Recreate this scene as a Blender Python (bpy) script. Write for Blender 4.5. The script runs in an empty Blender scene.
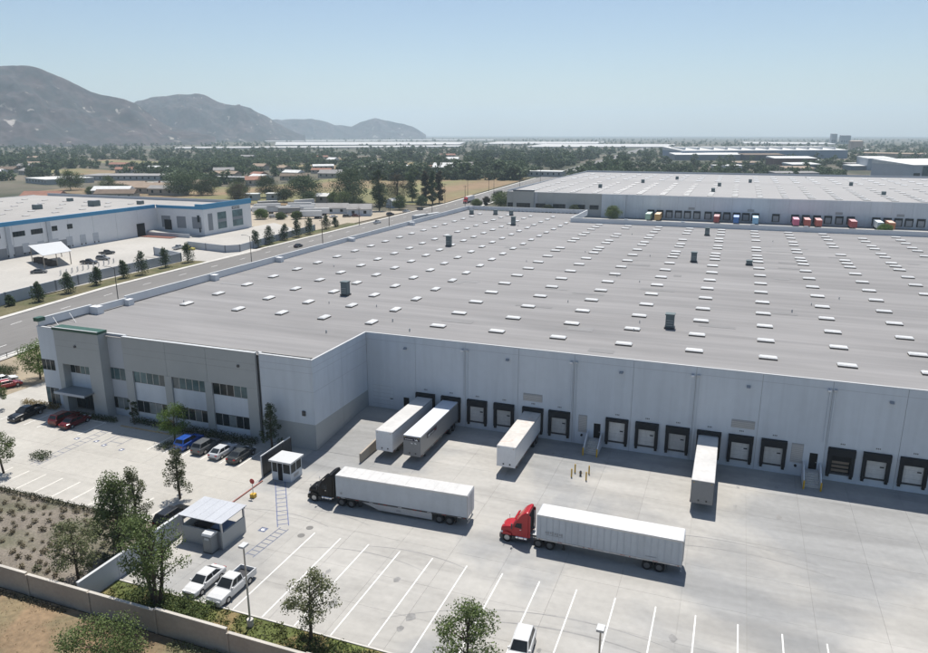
import bpy, math, random
import numpy as np
from mathutils import Vector, Matrix
R = math.radians
random.seed(7); rng = np.random.default_rng(11)
SC = bpy.context.scene
COL = SC.collection

# ------------------------------------------------------------------ camera, sky, sun, exposure
cam_d = bpy.data.cameras.new('camera'); cam = bpy.data.objects.new('camera', cam_d); COL.objects.link(cam)
cam.location = (53.234, -97.586, 43.979)
cam.rotation_euler = (math.pi/2 - 0.2612, 0.0, 0.359)
cam_d.sensor_width = 36.0; cam_d.lens = 27.95
cam_d.clip_start = 0.5; cam_d.clip_end = 60000
SC.camera = cam
CAM = Vector(cam.location)

SUN = Vector((-0.115, 0.41, 1.0)).normalized()          # towards the sun
SUN_EL = math.asin(SUN.z); SUN_AZ = math.atan2(SUN.x, SUN.y)
world = bpy.data.worlds.new('World'); SC.world = world; world.use_nodes = True
wn = world.node_tree.nodes; wl = world.node_tree.links
bg = wn['Background']; sky = wn.new('ShaderNodeTexSky'); sky.sky_type = 'NISHITA'
sky.sun_disc = False; sky.sun_elevation = SUN_EL; sky.sun_rotation = SUN_AZ
sky.altitude = 100; sky.air_density = 1.0; sky.dust_density = 0.7; sky.ozone_density = 2.2
wl.new(sky.outputs[0], bg.inputs[0]); bg.inputs[1].default_value = 0.090
sun_d = bpy.data.lights.new('sun', 'SUN'); sun_d.energy = 5.0; sun_d.angle = R(0.53); sun_d.color = (1.0, 0.955, 0.89)
sun = bpy.data.objects.new('sun', sun_d); COL.objects.link(sun)
sun.rotation_euler = SUN.to_track_quat('Z', 'Y').to_euler(); sun.location = (0, 0, 200)
SC.view_settings.view_transform = 'Standard'; SC.view_settings.look = 'None'
SC.view_settings.exposure = 0.22; SC.view_settings.gamma = 1.0; SC.view_settings.use_curve_mapping = False
SC.render.engine = 'CYCLES'
cy = SC.cycles
cy.max_bounces = 5; cy.diffuse_bounces = 2; cy.glossy_bounces = 2; cy.transmission_bounces = 2; cy.volume_bounces = 2
cy.transparent_max_bounces = 6; cy.caustics_reflective = False; cy.caustics_refractive = False
cy.use_adaptive_sampling = True; cy.adaptive_threshold = 0.015
cy.use_denoising = True
cy.sample_clamp_indirect = 6

# ------------------------------------------------------------------ materials
MATS = {}
def mat(name, col, rough=0.8, var=0.1, scale=0.4, fine=6.0, finevar=0.06, bump=0.0, metal=0.0, spec=0.35,
        coord='pos', stretch=(1, 1, 1), rnd=0.0, col2=None, c2scale=0.05, c2lo=0.45, c2hi=0.6, trans=0.0, streak=0.0, sstretch=(0.04, 0.5, 1), col3=None, c3scale=0.1, c3lo=0.6, c3hi=0.65):
    """colour with large and fine noise, optional second colour in patches, per-object variation"""
    if name in MATS: return MATS[name]
    m = bpy.data.materials.new(name); m.use_nodes = True
    n = m.node_tree.nodes; l = m.node_tree.links; b = n['Principled BSDF']
    b.inputs['Roughness'].default_value = rough; b.inputs['Metallic'].default_value = metal
    b.inputs['Specular IOR Level'].default_value = spec
    if coord == 'pos':
        src = n.new('ShaderNodeNewGeometry').outputs['Position']
    else:
        src = n.new('ShaderNodeTexCoord').outputs['Object']
    mp = n.new('ShaderNodeMapping'); mp.inputs['Scale'].default_value = stretch; l.new(src, mp.inputs[0])
    vec = mp.outputs[0]
    def noise(s, det=4, dist=0.0):
        t = n.new('ShaderNodeTexNoise'); t.inputs['Scale'].default_value = s; t.inputs['Detail'].default_value = det
        t.inputs['Distortion'].default_value = dist; l.new(vec, t.inputs['Vector']); return t.outputs['Fac']
    def ramp(v, a, c, lo, hi):
        t = n.new('ShaderNodeMapRange'); t.inputs[1].default_value = a; t.inputs[2].default_value = c
        t.inputs[3].default_value = lo; t.inputs[4].default_value = hi; l.new(v, t.inputs[0]); return t.outputs[0]
    def mul(a, c):
        t = n.new('ShaderNodeMath'); t.operation = 'MULTIPLY'; l.new(a, t.inputs[0])
        if isinstance(c, float): t.inputs[1].default_value = c
        else: l.new(c, t.inputs[1])
        return t.outputs[0]
    f = mul(ramp(noise(scale), 0.3, 0.7, 1-var, 1+var), ramp(noise(fine, 3), 0.3, 0.7, 1-finevar, 1+finevar))
    if streak:
        mp2 = n.new('ShaderNodeMapping'); mp2.inputs['Scale'].default_value = sstretch; mp2.inputs['Rotation'].default_value = (0, 0, 0.12); l.new(src, mp2.inputs[0])
        t = n.new('ShaderNodeTexNoise'); t.inputs['Scale'].default_value = 1.0; t.inputs['Detail'].default_value = 7; t.inputs['Roughness'].default_value = 0.62; t.inputs['Distortion'].default_value = 0.5
        l.new(mp2.outputs[0], t.inputs['Vector']); f = mul(f, ramp(t.outputs['Fac'], 0.42, 0.66, 1.0, 1-streak))
    if rnd:
        oi = n.new('ShaderNodeObjectInfo'); f = mul(f, ramp(oi.outputs['Random'], 0, 1, 1-rnd, 1+rnd))
    rgb = n.new('ShaderNodeRGB'); rgb.outputs[0].default_value = (*col, 1); c = rgb.outputs[0]
    if col2:
        mx = n.new('ShaderNodeMix'); mx.data_type = 'RGBA'; mx.inputs[7].default_value = (*col2, 1)
        l.new(c, mx.inputs[6]); l.new(ramp(noise(c2scale, 6, 0.4), c2lo, c2hi, 0, 1), mx.inputs[0]); c = mx.outputs[2]
    if col3:
        mx = n.new('ShaderNodeMix'); mx.data_type = 'RGBA'; mx.inputs[7].default_value = (*col3, 1)
        l.new(c, mx.inputs[6]); l.new(ramp(noise(c3scale, 5, 0.8), c3lo, c3hi, 0, 1), mx.inputs[0]); c = mx.outputs[2]
    vm = n.new('ShaderNodeVectorMath'); vm.operation = 'SCALE'; l.new(c, vm.inputs[0]); l.new(f, vm.inputs['Scale'])
    l.new(vm.outputs[0], b.inputs['Base Color'])
    if bump:
        bp = n.new('ShaderNodeBump'); bp.inputs['Strength'].default_value = bump; bp.inputs['Distance'].default_value = 0.05
        l.new(noise(fine*2, 4), bp.inputs['Height']); l.new(bp.outputs[0], b.inputs['Normal'])
    if trans:
        tr = n.new('ShaderNodeBsdfTranslucent'); l.new(vm.outputs[0], tr.inputs[0])
        ms = n.new('ShaderNodeMixShader'); ms.inputs[0].default_value = trans
        out = n['Material Output']; l.new(b.outputs[0], ms.inputs[1]); l.new(tr.outputs[0], ms.inputs[2]); l.new(ms.outputs[0], out.inputs[0])
    MATS[name] = m
    return m

def paint(name, col, rough=0.35, metal=0.0, spec=0.5, rnd=0.0):
    return mat(name, col, rough=rough, var=0.03, scale=0.7, fine=3.0, finevar=0.03, metal=metal, spec=spec, rnd=rnd)
def glass(name, col, rough=0.08):
    return mat(name, col, rough=rough, var=0.25, scale=0.35, fine=1.2, finevar=0.15, spec=0.22, rnd=0.25)

CONC = mat('court_concrete', (0.40, 0.385, 0.355), 0.85, 0.06, 0.07, 1.3, 0.05, rnd=0.025, col2=(0.30, 0.30, 0.293), c2scale=0.042, c2lo=0.50, c2hi=0.60, streak=0.20, sstretch=(0.05, 0.30, 1))
CONC2 = mat('lot_concrete', (0.425, 0.405, 0.365), 0.85, 0.06, 0.12, 1.3, 0.05, rnd=0.025, streak=0.08)
JOINT = mat('joint_sealant', (0.27, 0.26, 0.245), 0.9)
YARD = mat('yard_concrete', (0.41, 0.39, 0.355), 0.9, 0.08, 0.05, 0.8, 0.05)
ASPH = mat('road_asphalt', (0.18, 0.172, 0.162), 0.9, 0.10, 0.06, 1.5, 0.08, stretch=(1, 0.12, 1))
KERB = mat('kerb_concrete', (0.52, 0.50, 0.46), 0.85, 0.1, 0.5)
LINE = mat('line_paint', (0.78, 0.77, 0.74), 0.7, 0.12, 0.8, 5, 0.1)
BLUELINE = mat('blue_line_paint', (0.085, 0.115, 0.23), 0.7, 0.2, 0.8, 5, 0.15)
FAINTLINE = mat('faded_line_paint', (0.125, 0.145, 0.21), 0.8, 0.15, 0.8, 5, 0.15)
GROUND = mat('dry_ground', (0.13, 0.11, 0.08), 0.95, 0.25, 0.004, 0.06, 0.2, col2=(0.055, 0.06, 0.035), c2scale=0.006, c2lo=0.42, c2hi=0.56)
FIELD = mat('fallow_field', (0.24, 0.165, 0.095), 0.95, 0.15, 0.02, 0.2, 0.12, stretch=(1, 0.35, 1), col2=(0.17, 0.16, 0.07), c2scale=0.012, c2lo=0.42, c2hi=0.56)
DIRT = mat('bare_dirt', (0.225, 0.158, 0.095), 0.95, 0.2, 0.15, 2.0, 0.18, bump=0.6, col2=(0.15, 0.13, 0.075), c2scale=0.16, c2lo=0.48, c2hi=0.62)
MULCH = mat('mulch_bed', (0.19, 0.165, 0.135), 0.95, 0.15, 0.3, 4.0, 0.25, bump=0.8, col2=(0.125, 0.118, 0.082), c2scale=0.15)
PALEDIRT = mat('pale_verge', (0.30, 0.25, 0.18), 0.95, 0.15, 0.1, 1.5, 0.12, bump=0.3)
GRASS = mat('verge_grass', (0.10, 0.12, 0.035), 0.95, 0.25, 0.25, 3.0, 0.3, bump=0.6, col2=(0.20, 0.15, 0.07), c2scale=0.2, c2lo=0.5, c2hi=0.62)
WHITE = mat('white_wall_paint', (0.565, 0.605, 0.645), 0.75, 0.035, 0.12, 0.9, 0.02, streak=0.07, sstretch=(0.9, 0.9, 0.06))
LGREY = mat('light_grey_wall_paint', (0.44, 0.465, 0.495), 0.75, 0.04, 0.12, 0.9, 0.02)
GREY = mat('grey_wall_paint', (0.375, 0.388, 0.382), 0.75, 0.04, 0.12, 0.9, 0.02)
DGREY = mat('dark_grey_wall_paint', (0.22, 0.235, 0.255), 0.75, 0.04, 0.12, 0.9, 0.02)
BRIGHTW = mat('bright_white_wall', (0.66, 0.67, 0.68), 0.75, 0.04, 0.12, 0.9, 0.02)  # whiter copy of the wall paint, bounced light put into its colour
COPING = paint('coping_metal', (0.52, 0.53, 0.53), 0.5)
RED_C = paint('red_paint', (0.42, 0.018, 0.022), 0.28)
GREENTRIM = paint('green_trim', (0.018, 0.075, 0.05), 0.5)
BLUETRIM = paint('blue_trim', (0.05, 0.24, 0.42), 0.6)
RUBBER = mat('black_rubber', (0.018, 0.019, 0.021), 0.8, 0.15)
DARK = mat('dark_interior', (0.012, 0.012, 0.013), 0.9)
DOORW = mat('dock_door_white', (0.54, 0.54, 0.525), 0.6, 0.06, 0.8, 3.0, 0.06, rnd=0.14, streak=0.12, sstretch=(1.5, 1.5, .3))
LOUVRE = paint('louvre_grey', (0.30, 0.31, 0.32), 0.6)
STEEL = paint('galvanised_steel', (0.45, 0.46, 0.47), 0.4, metal=0.6)
DSTEEL = paint('dark_steel', (0.06, 0.062, 0.065), 0.5, metal=0.2)
CHROME = paint('chrome', (0.75, 0.76, 0.78), 0.18, metal=1.0)
YELLOW = paint('yellow_paint', (0.55, 0.34, 0.03), 0.5)
UNITG = paint('unit_grey_green', (0.11, 0.145, 0.15), 0.6)
ROOFW = mat('roof_membrane', (0.265, 0.257, 0.253), 0.9, 0.05, 0.07, 0.45, 0.06, stretch=(0.10, 2.2, 1), col2=(0.235, 0.229, 0.226), c2scale=0.16, c2lo=0.42, c2hi=0.6, streak=0.17, sstretch=(0.02, 0.06, 1))
ROOFW2 = mat('pale_roof_membrane', (0.325, 0.317, 0.31), 0.9, 0.06, 0.03, 0.3, 0.05, stretch=(0.15, 1.2, 1))
ROOFB = mat('beige_roof_membrane', (0.345, 0.33, 0.31), 0.9, 0.06, 0.03, 0.3, 0.05)
SKYL = mat('skylight_acrylic', (0.62, 0.62, 0.61), 0.35, 0.10, 1.2, 4, 0.05, rnd=0.07, coord='obj')
GLASS = glass('dark_window_glass', (0.018, 0.026, 0.03))
GLASST = glass('teal_window_glass', (0.085, 0.14, 0.15))
CARGLASS = glass('car_glass', (0.02, 0.024, 0.028), 0.06)
TYRE = mat('tyre_rubber', (0.016, 0.016, 0.017), 0.85)
RIM = paint('wheel_rim', (0.42, 0.43, 0.44), 0.35, metal=0.7)
LAMPW = paint('headlight_lens', (0.72, 0.73, 0.74), 0.15)
TAIL = paint('tail_light', (0.35, 0.015, 0.012), 0.25)
WOOD = mat('pole_wood', (0.075, 0.058, 0.045), 0.9, 0.2)
TRUNK = mat('bark', (0.085, 0.065, 0.048), 0.95, 0.2, 2.0)
BLOCK = mat('block_wall', (0.36, 0.315, 0.26), 0.9, 0.08, 0.4, 3.0, 0.06)
PLWHITE = mat('plastic_field_cover', (0.46, 0.45, 0.43), 0.6, 0.15, 0.01, 0.06, 0.12, stretch=(0.2, 1, 1))

def leaf(name, col, var=0.35, trans=0.25, scale=0.9):
    return mat(name, col, 0.7, var, scale, 5.0, 0.3, coord='pos', spec=0.25, rnd=0.12, trans=trans)
LF_DARK = leaf('foliage_dark', (0.052, 0.072, 0.030))
LF_PINE = leaf('foliage_pine', (0.102, 0.118, 0.052))
LF_MID = leaf('foliage_mid', (0.105, 0.142, 0.048))
LF_OLIVE = leaf('foliage_olive', (0.135, 0.148, 0.072))
LF_LIGHT = leaf('foliage_light', (0.115, 0.18, 0.040), trans=0.35)
LF_STREET = leaf('foliage_street', (0.05, 0.078, 0.032))
LF_BROWN = leaf('foliage_brownish', (0.082, 0.072, 0.045))
LF_FAR = leaf('foliage_far', (0.075, 0.108, 0.052), scale=0.02)
LF_SHRUB = leaf('foliage_dry_shrub', (0.19, 0.162, 0.105))

# ------------------------------------------------------------------ mesh helpers
class MB:
    def __init__(s): s.v = []; s.f = []
    def add(s, vs, fs):
        o = len(s.v); s.v += [tuple(p) for p in vs]; s.f += [tuple(i+o for i in q) for q in fs]; return s
    def box(s, x0, x1, y0, y1, z0, z1):
        return s.add([(x0,y0,z0),(x1,y0,z0),(x1,y1,z0),(x0,y1,z0),(x0,y0,z1),(x1,y0,z1),(x1,y1,z1),(x0,y1,z1)],
                     [(0,3,2,1),(4,5,6,7),(0,1,5,4),(1,2,6,5),(2,3,7,6),(3,0,4,7)])
    def quad(s, *p): return s.add(p, [tuple(range(len(p)))])
    def loft(s, secs):
        k = len(secs[0]); vs = [p for q in secs for p in q]; fs = []
        for i in range(len(secs)-1):
            for j in range(k):
                a, b = i*k+j, i*k+(j+1) % k
                fs.append((a, b, b+k, a+k))
        fs.append(tuple(range(k-1, -1, -1))); fs.append(tuple((len(secs)-1)*k+j for j in range(k)))
        return s.add(vs, fs)
    def prism(s, poly, axis, a, b):
        def P(u, w, t): return {'x': (t, u, w), 'y': (u, t, w), 'z': (u, w, t)}[axis]
        return s.loft([[P(u, w, a) for u, w in poly], [P(u, w, b) for u, w in poly]])
    def cyl(s, c, r, h, axis='z', n=12, r2=None):
        r2 = r if r2 is None else r2; secs = []
        for t, rr in ((0, r), (h, r2)):
            ring = []
            for i in range(n):
                a = 2*math.pi*i/n; u, w = rr*math.cos(a), rr*math.sin(a)
                ring.append({'z': (c[0]+u, c[1]+w, c[2]+t), 'x': (c[0]+t, c[1]+u, c[2]+w), 'y': (c[0]+w, c[1]+t, c[2]+u)}[axis])
            secs.append(ring)
        return s.loft(secs)
    def tube(s, pts, rad, n=6):
        pts = [Vector(p) for p in pts]; secs = []
        for i, p in enumerate(pts):
            d = (pts[min(i+1, len(pts)-1)] - pts[max(i-1, 0)]).normalized()
            a = d.orthogonal().normalized(); b = d.cross(a)
            r = rad[i] if isinstance(rad, (list, tuple)) else rad
            secs.append([tuple(p + a*r*math.cos(2*math.pi*j/n) + b*r*math.sin(2*math.pi*j/n)) for j in range(n)])
        return s.loft(secs)
    def mesh(s, name):
        me = bpy.data.meshes.new(name); me.from_pydata(s.v, [], s.f); me.update()
        return me
    def build(s, name, m, parent=None, smooth=False, fix=True):
        me = s.mesh(name)
        if fix:
            import bmesh
            bm = bmesh.new(); bm.from_mesh(me); bmesh.ops.recalc_face_normals(bm, faces=bm.faces); bm.to_mesh(me); bm.free()
        me.materials.append(m)
        if smooth: me.polygons.foreach_set('use_smooth', [True]*len(me.polygons))
        return link(name, me, parent)
def link(name, me, parent=None):
    o = bpy.data.objects.new(name, me); COL.objects.link(o)
    if parent is not None: o.parent = parent
    return o
def inst(name, me, parent, loc, rz=0.0, sc=None):
    o = link(name, me, parent); o.location = loc; o.rotation_euler = (0, 0, rz)
    if sc: o.scale = sc
    return o
def box(name, m, parent, *b): return MB().box(*b).build(name, m, parent, fix=False)
def tag(o, label=None, cat=None, group=None, kind=None):
    if label: o['label'] = label
    if cat: o['category'] = cat
    if group: o['group'] = group
    if kind: o['kind'] = kind
    return o
def thing(name, label, cat, loc=(0, 0, 0), rz=0.0, group=None):
    o = bpy.data.objects.new(name, None); COL.objects.link(o); o.location = loc; o.rotation_euler = (0, 0, rz)
    o.empty_display_size = 0.5
    return tag(o, label, cat, group)
def struct(o): o['kind'] = 'structure'; return o
def copy_tree(o, parent=None):
    c = o.copy(); COL.objects.link(c); c.parent = parent
    for ch in CH.get(o.name, None) or o.children: copy_tree(ch, c)
    return c
CH = {}
ORD = ['first','second','third','fourth','fifth','sixth','seventh','eighth','ninth','tenth','eleventh','twelfth','thirteenth','fourteenth',
       'fifteenth','sixteenth','seventeenth','eighteenth','nineteenth','twentieth','twenty-first','twenty-second','twenty-third','twenty-fourth',
       'twenty-fifth','twenty-sixth','twenty-seventh','twenty-eighth','twenty-ninth','thirtieth']
def sheet(name, m, pts, z, parent=None):
    return MB().quad(*[(x, y, z) for x, y in pts]).build(name, m, parent, fix=False)
def rect(x0, x1, y0, y1): return [(x0, y0), (x1, y0), (x1, y1), (x0, y1)]
def np_mesh(name, V, Q, m, parent=None, smooth=False):
    V = np.asarray(V, np.float32); Q = np.asarray(Q, np.int32); k = Q.shape[1]
    me = bpy.data.meshes.new(name); me.vertices.add(len(V)); me.vertices.foreach_set('co', V.ravel())
    me.loops.add(Q.size); me.loops.foreach_set('vertex_index', Q.ravel())
    me.polygons.add(len(Q)); me.polygons.foreach_set('loop_start', np.arange(0, Q.size, k, dtype=np.int32))
    me.polygons.foreach_set('loop_total', np.full(len(Q), k, np.int32))
    if smooth: me.polygons.foreach_set('use_smooth', np.ones(len(Q), bool))
    me.materials.append(m); me.update(calc_edges=True); me.validate()
    return link(name, me, parent)

# ------------------------------------------------------------------ ground, road, paving
struct(sheet('ground', GROUND, rect(-15000, 15000, -15000, 15000), -0.30))
def slab_field(parent, x0, x1, nx, y0, y1, ny, skip=None, m=CONC, prefix='slab'):
    dx, dy = (x1-x0)/nx, (y1-y0)/ny
    me = MB().box(0.008, dx-0.008, 0.008, dy-0.008, -0.12, 0).mesh('concrete_slab'); me.materials.append(m)
    for i in range(nx):
        for j in range(ny):
            X, Y = x0+i*dx, y0+j*dy
            if skip and skip(X, Y, X+dx, Y+dy): continue
            inst('concrete_slab', me, parent, (X, Y, random.uniform(-0.003, 0.003)))
court = struct(sheet('truck_court', JOINT, rect(-2.5, 112, -49.7, 0.3), -0.05)); tag(court, 'pale concrete truck court in front of the loading docks')
slab_field(court, -2.4, 111.6, 19, -49.6, -39.6, 2)
slab_field(court, -2.4, 111.6, 19, -39.6, 0.0, 6, skip=lambda a, b, c, d: c < 0.1 and b > -16)
slab_field(court, -2.4, 111.6, 19, -75, -55.0, 0) if False else None
lot = struct(sheet('parking_lot', JOINT, rect(-74, -2.5, -39.6, -15.0), -0.055)); tag(lot, 'pale concrete car park in front of the office')
slab_field(lot, -74.4, -2.4, 12, -39.6, -15.8, 4, m=CONC2)
sheet('side_drive', CONC2, rect(-63, -52.5, -15.8, 40), -0.045, lot)
def line(parent, x0, y0, x1, y1, w=0.11, m=LINE, z=0.009):
    d = Vector((x1-x0, y1-y0, 0)); nrm = Vector((-d.y, d.x, 0)).normalized()*w/2
    a, b = Vector((x0, y0, z)), Vector((x1, y1, z))
    return MB().quad(a-nrm, b-nrm, b+nrm, a+nrm).build('painted_line', m, parent, fix=False)
for X in (11.57, 14.87, 18.41, 22.25, 26.1, 30.05, 34.0, 37.9, 41.75, 45.55, 49.4, 53.1, 56.85, 60.6, 64.3, 68.1, 71.9):
    line(court, X+random.uniform(-.03, .03), -34.9, X, -49.5, 0.13)
for X in (5.1, 8.2):
    line(court, X, -44.4, X, -49.5, 0.10)
# striped blue walkways
def ladder(parent, a, b, w, n, m=BLUELINE, lw=0.10):
    a, b = Vector((*a, 0)), Vector((*b, 0)); d = (b-a).normalized(); nn = Vector((-d.y, d.x, 0))*w/2
    for s in (-1, 1): line(parent, a.x+s*nn.x, a.y+s*nn.y, b.x+s*nn.x, b.y+s*nn.y, lw, m)
    for i in range(n):
        c = a.lerp(b, (i+0.5)/n)
        line(parent, c.x-nn.x, c.y-nn.y, c.x+nn.x, c.y+nn.y, lw, m, 0.013)
ladder(court, (0.5, -25.6), (7.35, -35.0), 1.25, 11)
ladder(court, (7.75, -35.3), (7.4, -41.5), 1.1, 8, FAINTLINE)
ladder(lot, (-34.1, -20.8), (-34.1, -33.4), 1.25, 10, FAINTLINE, 0.09)
ladder(lot, (-29.3, -20.8), (-29.3, -24.6), 2.2, 2, FAINTLINE, 0.09)
line(lot, -31.3, -20.8, -31.3, -24.6, 0.10, FAINTLINE)
# wheelchair / arrow stencils read as small dark blots from here
def stencil(parent, x, y, s=0.8):
    mb = MB()
    mb.box(x-.5*s, x+.5*s, y-.5*s, y+.5*s, 0.006, 0.010)
    mb.build('stencil_ground', FAINTLINE, parent)
    MB().cyl((x, y, 0.011), .28*s, .004, n=10).build('stencil_wheel', LINE, parent)
    MB().box(x-.08*s, x+.3*s, y+.05*s, y+.2*s, .012, .017).build('stencil_figure', BLUELINE, parent)
for x, y in ((-32.4, -24.3), (-30.2, -25.0), (-35.9, -24.6), (-26.6, -25.3)): stencil(lot, x, y, 0.7)
stencil(court, 5.6, -36.4, 0.9)
for i in range(13):       # stalls along the planting bed
    X = -29.95 + 3.04*i - 9.12
    if X < -4.5: line(lot, X, -34.9, X-0.1, -39.5, 0.26, mat('worn_cream_line', (.60, .575, .52), .8, .1, .8, 5, .1))
for X in (-53.6, -50.9, -48.1, -45.3, -42.5, -39.7, -36.9): line(lot, X, -18.6, X, -23.6, 0.12)
for X in (-23.2, -20.2, -17.0, -13.7, -10.4, -7.4): line(lot, X, -18.6, X, -24.0, 0.12)
TYREM = mat('tyre_scuff', (0.265, 0.26, 0.25), 0.85, 0.12, 0.3, 2.0, 0.12); OIL = mat('oil_stain', (0.24, 0.235, 0.225), 0.7, 0.2, 0.6, 2.0, 0.2)
def arc(cx, cy, r, a0, a1, w=0.28, m=TYREM, z=0.006):
    mb = MB(); vs = []; n = 18
    for i in range(n+1):
        a = R(a0+(a1-a0)*i/n); ww = w*(.35+.65*math.sin(math.pi*i/n))
        for rr in (r-ww/2, r+ww/2): vs.append((cx+rr*math.cos(a), cy+rr*math.sin(a), z))
    return mb.add(vs, [(2*i, 2*i+1, 2*i+3, 2*i+2) for i in range(n)]).build('tyre_mark', m, court, fix=False)
for k in range(6):
    x, y, r_ = random.uniform(5, 75), random.uniform(-40, -18), random.uniform(14, 34); a = random.choice((200, 240, 60, 20, 100))
    arc(x+random.uniform(-8, 8), y-r_, r_, 70, 70+random.uniform(25, 60), random.uniform(.10, .18), z=.0046+.00012*k); arc(x, y-r_-1.9, r_, 70, 70+random.uniform(25, 50), random.uniform(.10, .18), z=0.0066+.00012*k)
for k in range(18):
    x, y = (random.choice((10.2, 14.5, 18.8, 23.1, 31.6, 40, 44.2, 48.3, 56.6, 60.7, 68.8, 72.9))+random.uniform(-.6, .6), random.uniform(-14, -3)) if k % 2 else (random.choice((13.2, 16.7, 20.3, 24.2, 28, 32, 36, 40, 43.6, 47.5, 51.3))+random.uniform(-.5, .5), random.uniform(-47, -38))
    rr = random.uniform(.18, .5); MB().quad(*[(x+rr*random.uniform(.7, 1.2)*math.cos(q*.628), y+rr*1.5*random.uniform(.7, 1.2)*math.sin(q*.628), 0.0086+k*.00001) for q in range(10)]).build('oil_stain', OIL, court, fix=False)
box('kerb', KERB, lot, -63, -2.9, -39.72, -39.55, -0.05, 0.13)
box('kerb', KERB, court, -2.2, 111, -49.85, -49.68, -0.05, 0.13)
red = box('red_kerb', mat('faded_red', (.30, .13, .11)), court, -1.75, -1.6, -33.5, -26.4, -0.02, 0.14)
# entrance walk and beds by the office
walk = struct(sheet('entrance_walk', CONC2, rect(-52, -0.5, -18.5, -15.0), 0.02))
box('kerb', KERB, walk, -53, -36.5, -18.6, -18.45, -0.05, 0.13); box('kerb', mat('tan_kerb', (0.45, 0.33, 0.20), 0.9), walk, -33.5, -24.0, -18.7, -18.45, -0.05, 0.13)
bed = struct(sheet('planting_bed', MULCH, rect(-90, -2.7, -54.5, -39.7), 0.03)); tag(bed, 'brown mulch bed with rows of dry shrubs')
strip = struct(sheet('grass_strip', GRASS, rect(-2.45, 112, -54.5, -49.8), 0.04))
dirt = struct(sheet('dirt_lot', DIRT, rect(-140, 200, -140, -54.9), 0.0)); tag(dirt, 'bare orange dirt lot outside the block wall')
verge = struct(sheet('verge', PALEDIRT, rect(-84, -52.2, -140, 290), -0.08)); tag(verge, 'pale dirt verge between road and warehouse')
sheet('verge_front', PALEDIRT, rect(-84, -74, -54, -15), -0.04, verge)
side = struct(sheet('warehouse_side_yard', CONC, rect(-50, 260, 156, 300), -0.06))
# the road
def xl(Y):
    return np.interp(Y, [-300, -50, 0, 24, 61, 150, 345, 700, 1067, 2000, 3200], [-90, -103, -109, -113.5, -118.5, -121, -124, -147, -171, -232, -310])
def ribbon(name, m, off0, off1, z, ys, parent=None, z1=None):
    mb = MB(); vs = []
    for Y in ys: vs += [(xl(Y)+off0, Y, z), (xl(Y)+off1, Y, z)]
    mb.add(vs, [(2*i, 2*i+1, 2*i+3, 2*i+2) for i in range(len(ys)-1)])
    return mb.build(name, m, parent, fix=False)
YS = list(np.concatenate([np.arange(-300, 400, 12.0), np.arange(400, 3200, 60.0)]))
road = struct(ribbon('road', ASPH, 0.0, 25.0, 0.0, YS)); tag(road, 'grey asphalt road running past the warehouse')
def kerbline(off, w, h, ys, name='kerb', m=KERB):
    mb = MB(); secs = []
    for Y in ys:
        x = xl(Y)+off; secs.append([(x, Y, -0.05), (x+w, Y, -0.05), (x+w, Y, h), (x, Y, h)])
    return mb.loft(secs).build(name, m, road)
kerbline(-0.2, 0.2, 0.15, [y for y in YS if y < 112]); kerbline(-0.2, 0.2, 0.15, [y for y in YS if 136 < y < 1200])
kerbline(25.0, 0.25, 0.15, [y for y in YS if y < 1200])
walkl = struct(ribbon('pavement', KERB, -1.9, -0.2, 0.13, [y for y in YS if y < 700])); tag(walkl, 'pale concrete pavement along the far side of the road')
walkr = struct(ribbon('pavement', KERB, 25.25, 26.8, 0.12, [y for y in YS if y < 700])); tag(walkr, 'pale pavement along the near side of the road')
struct(ribbon('grass_verge', mat('dry_verge_grass', (0.13, 0.115, 0.06), 0.95, 0.2, 0.15, 2, 0.2, col2=(0.075, 0.085, 0.03), c2scale=0.08), -10.5, -1.9, 0.05, [y for y in YS if -60 < y < 112]))
struct(ribbon('grass_verge', MATS['dry_verge_grass'], -10.5, -1.9, 0.05, [y for y in YS if 136 < y < 230]))
struct(sheet('driveway', YARD, [(-150, 108), (-119.5, 108), (-119.5, 138), (-150, 138)], 0.09))
for off in (6.2, 18.6):
    for k in range(60):
        Y = -60 + k*16.0
        ribbon('lane_line', LINE, off, off+0.2, 0.012, [Y, Y+3.5], road)
ribbon('lane_line', LINE, 24.2, 24.45, 0.012, YS, road)

# ------------------------------------------------------------------ main warehouse
wh = thing('warehouse', 'huge pale grey warehouse with skylights and a row of dock doors', 'warehouse')
H = 13.62; FY = -15.8
def W(name, m, *b): return box(name, m, wh, *b)
# dark cores behind the panel joints
W('wall_core', JOINT, 0.06, 112, 0.06, 0.5, 0, H-0.1)
W('wall_core', JOINT, -0.5, -0.06, FY+0.3, 0.3, 0, H-0.1)
W('wall_core', JOINT, -51.5, -0.3, FY+1.3, FY+1.6, 0, H-0.1)
W('wall_core', JOINT, -51.7, -51.3, FY+0.3, 187, 0, H-0.1)
bay = 8.332
for i in range(14):
    x0 = 0.2+bay*i; x1 = x0+bay
    if i == 0: x0 = 0.0
    W('wall_panel', WHITE, x0+0.02, x1-0.02, 0.0, 0.2, 0, H)
# office side wall facing the docks (X=0): pale above, grey band below
for k in range(2):
    y0 = FY + k*7.9; y1 = y0+7.9
    W('wall_panel', WHITE, -0.2, 0.0, y0+0.015, y1-0.015, 3.96, H)
    W('base_panel', GREY, -0.2, 0.004, y0+0.015, y1-0.015, 0, 3.95)
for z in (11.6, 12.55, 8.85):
    W('reveal', LGREY, -0.02, 0.006, FY+0.02, -0.02, z, z+0.07); W('reveal', LGREY, -8.7, -0.02, FY-0.006, FY+0.02, z, z+0.07)  # flat darker strips, the groove's shade put into their colour
W('reveal', LGREY, 0.05, 112, -0.006, 0.02, 12.55, 12.62)
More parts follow.
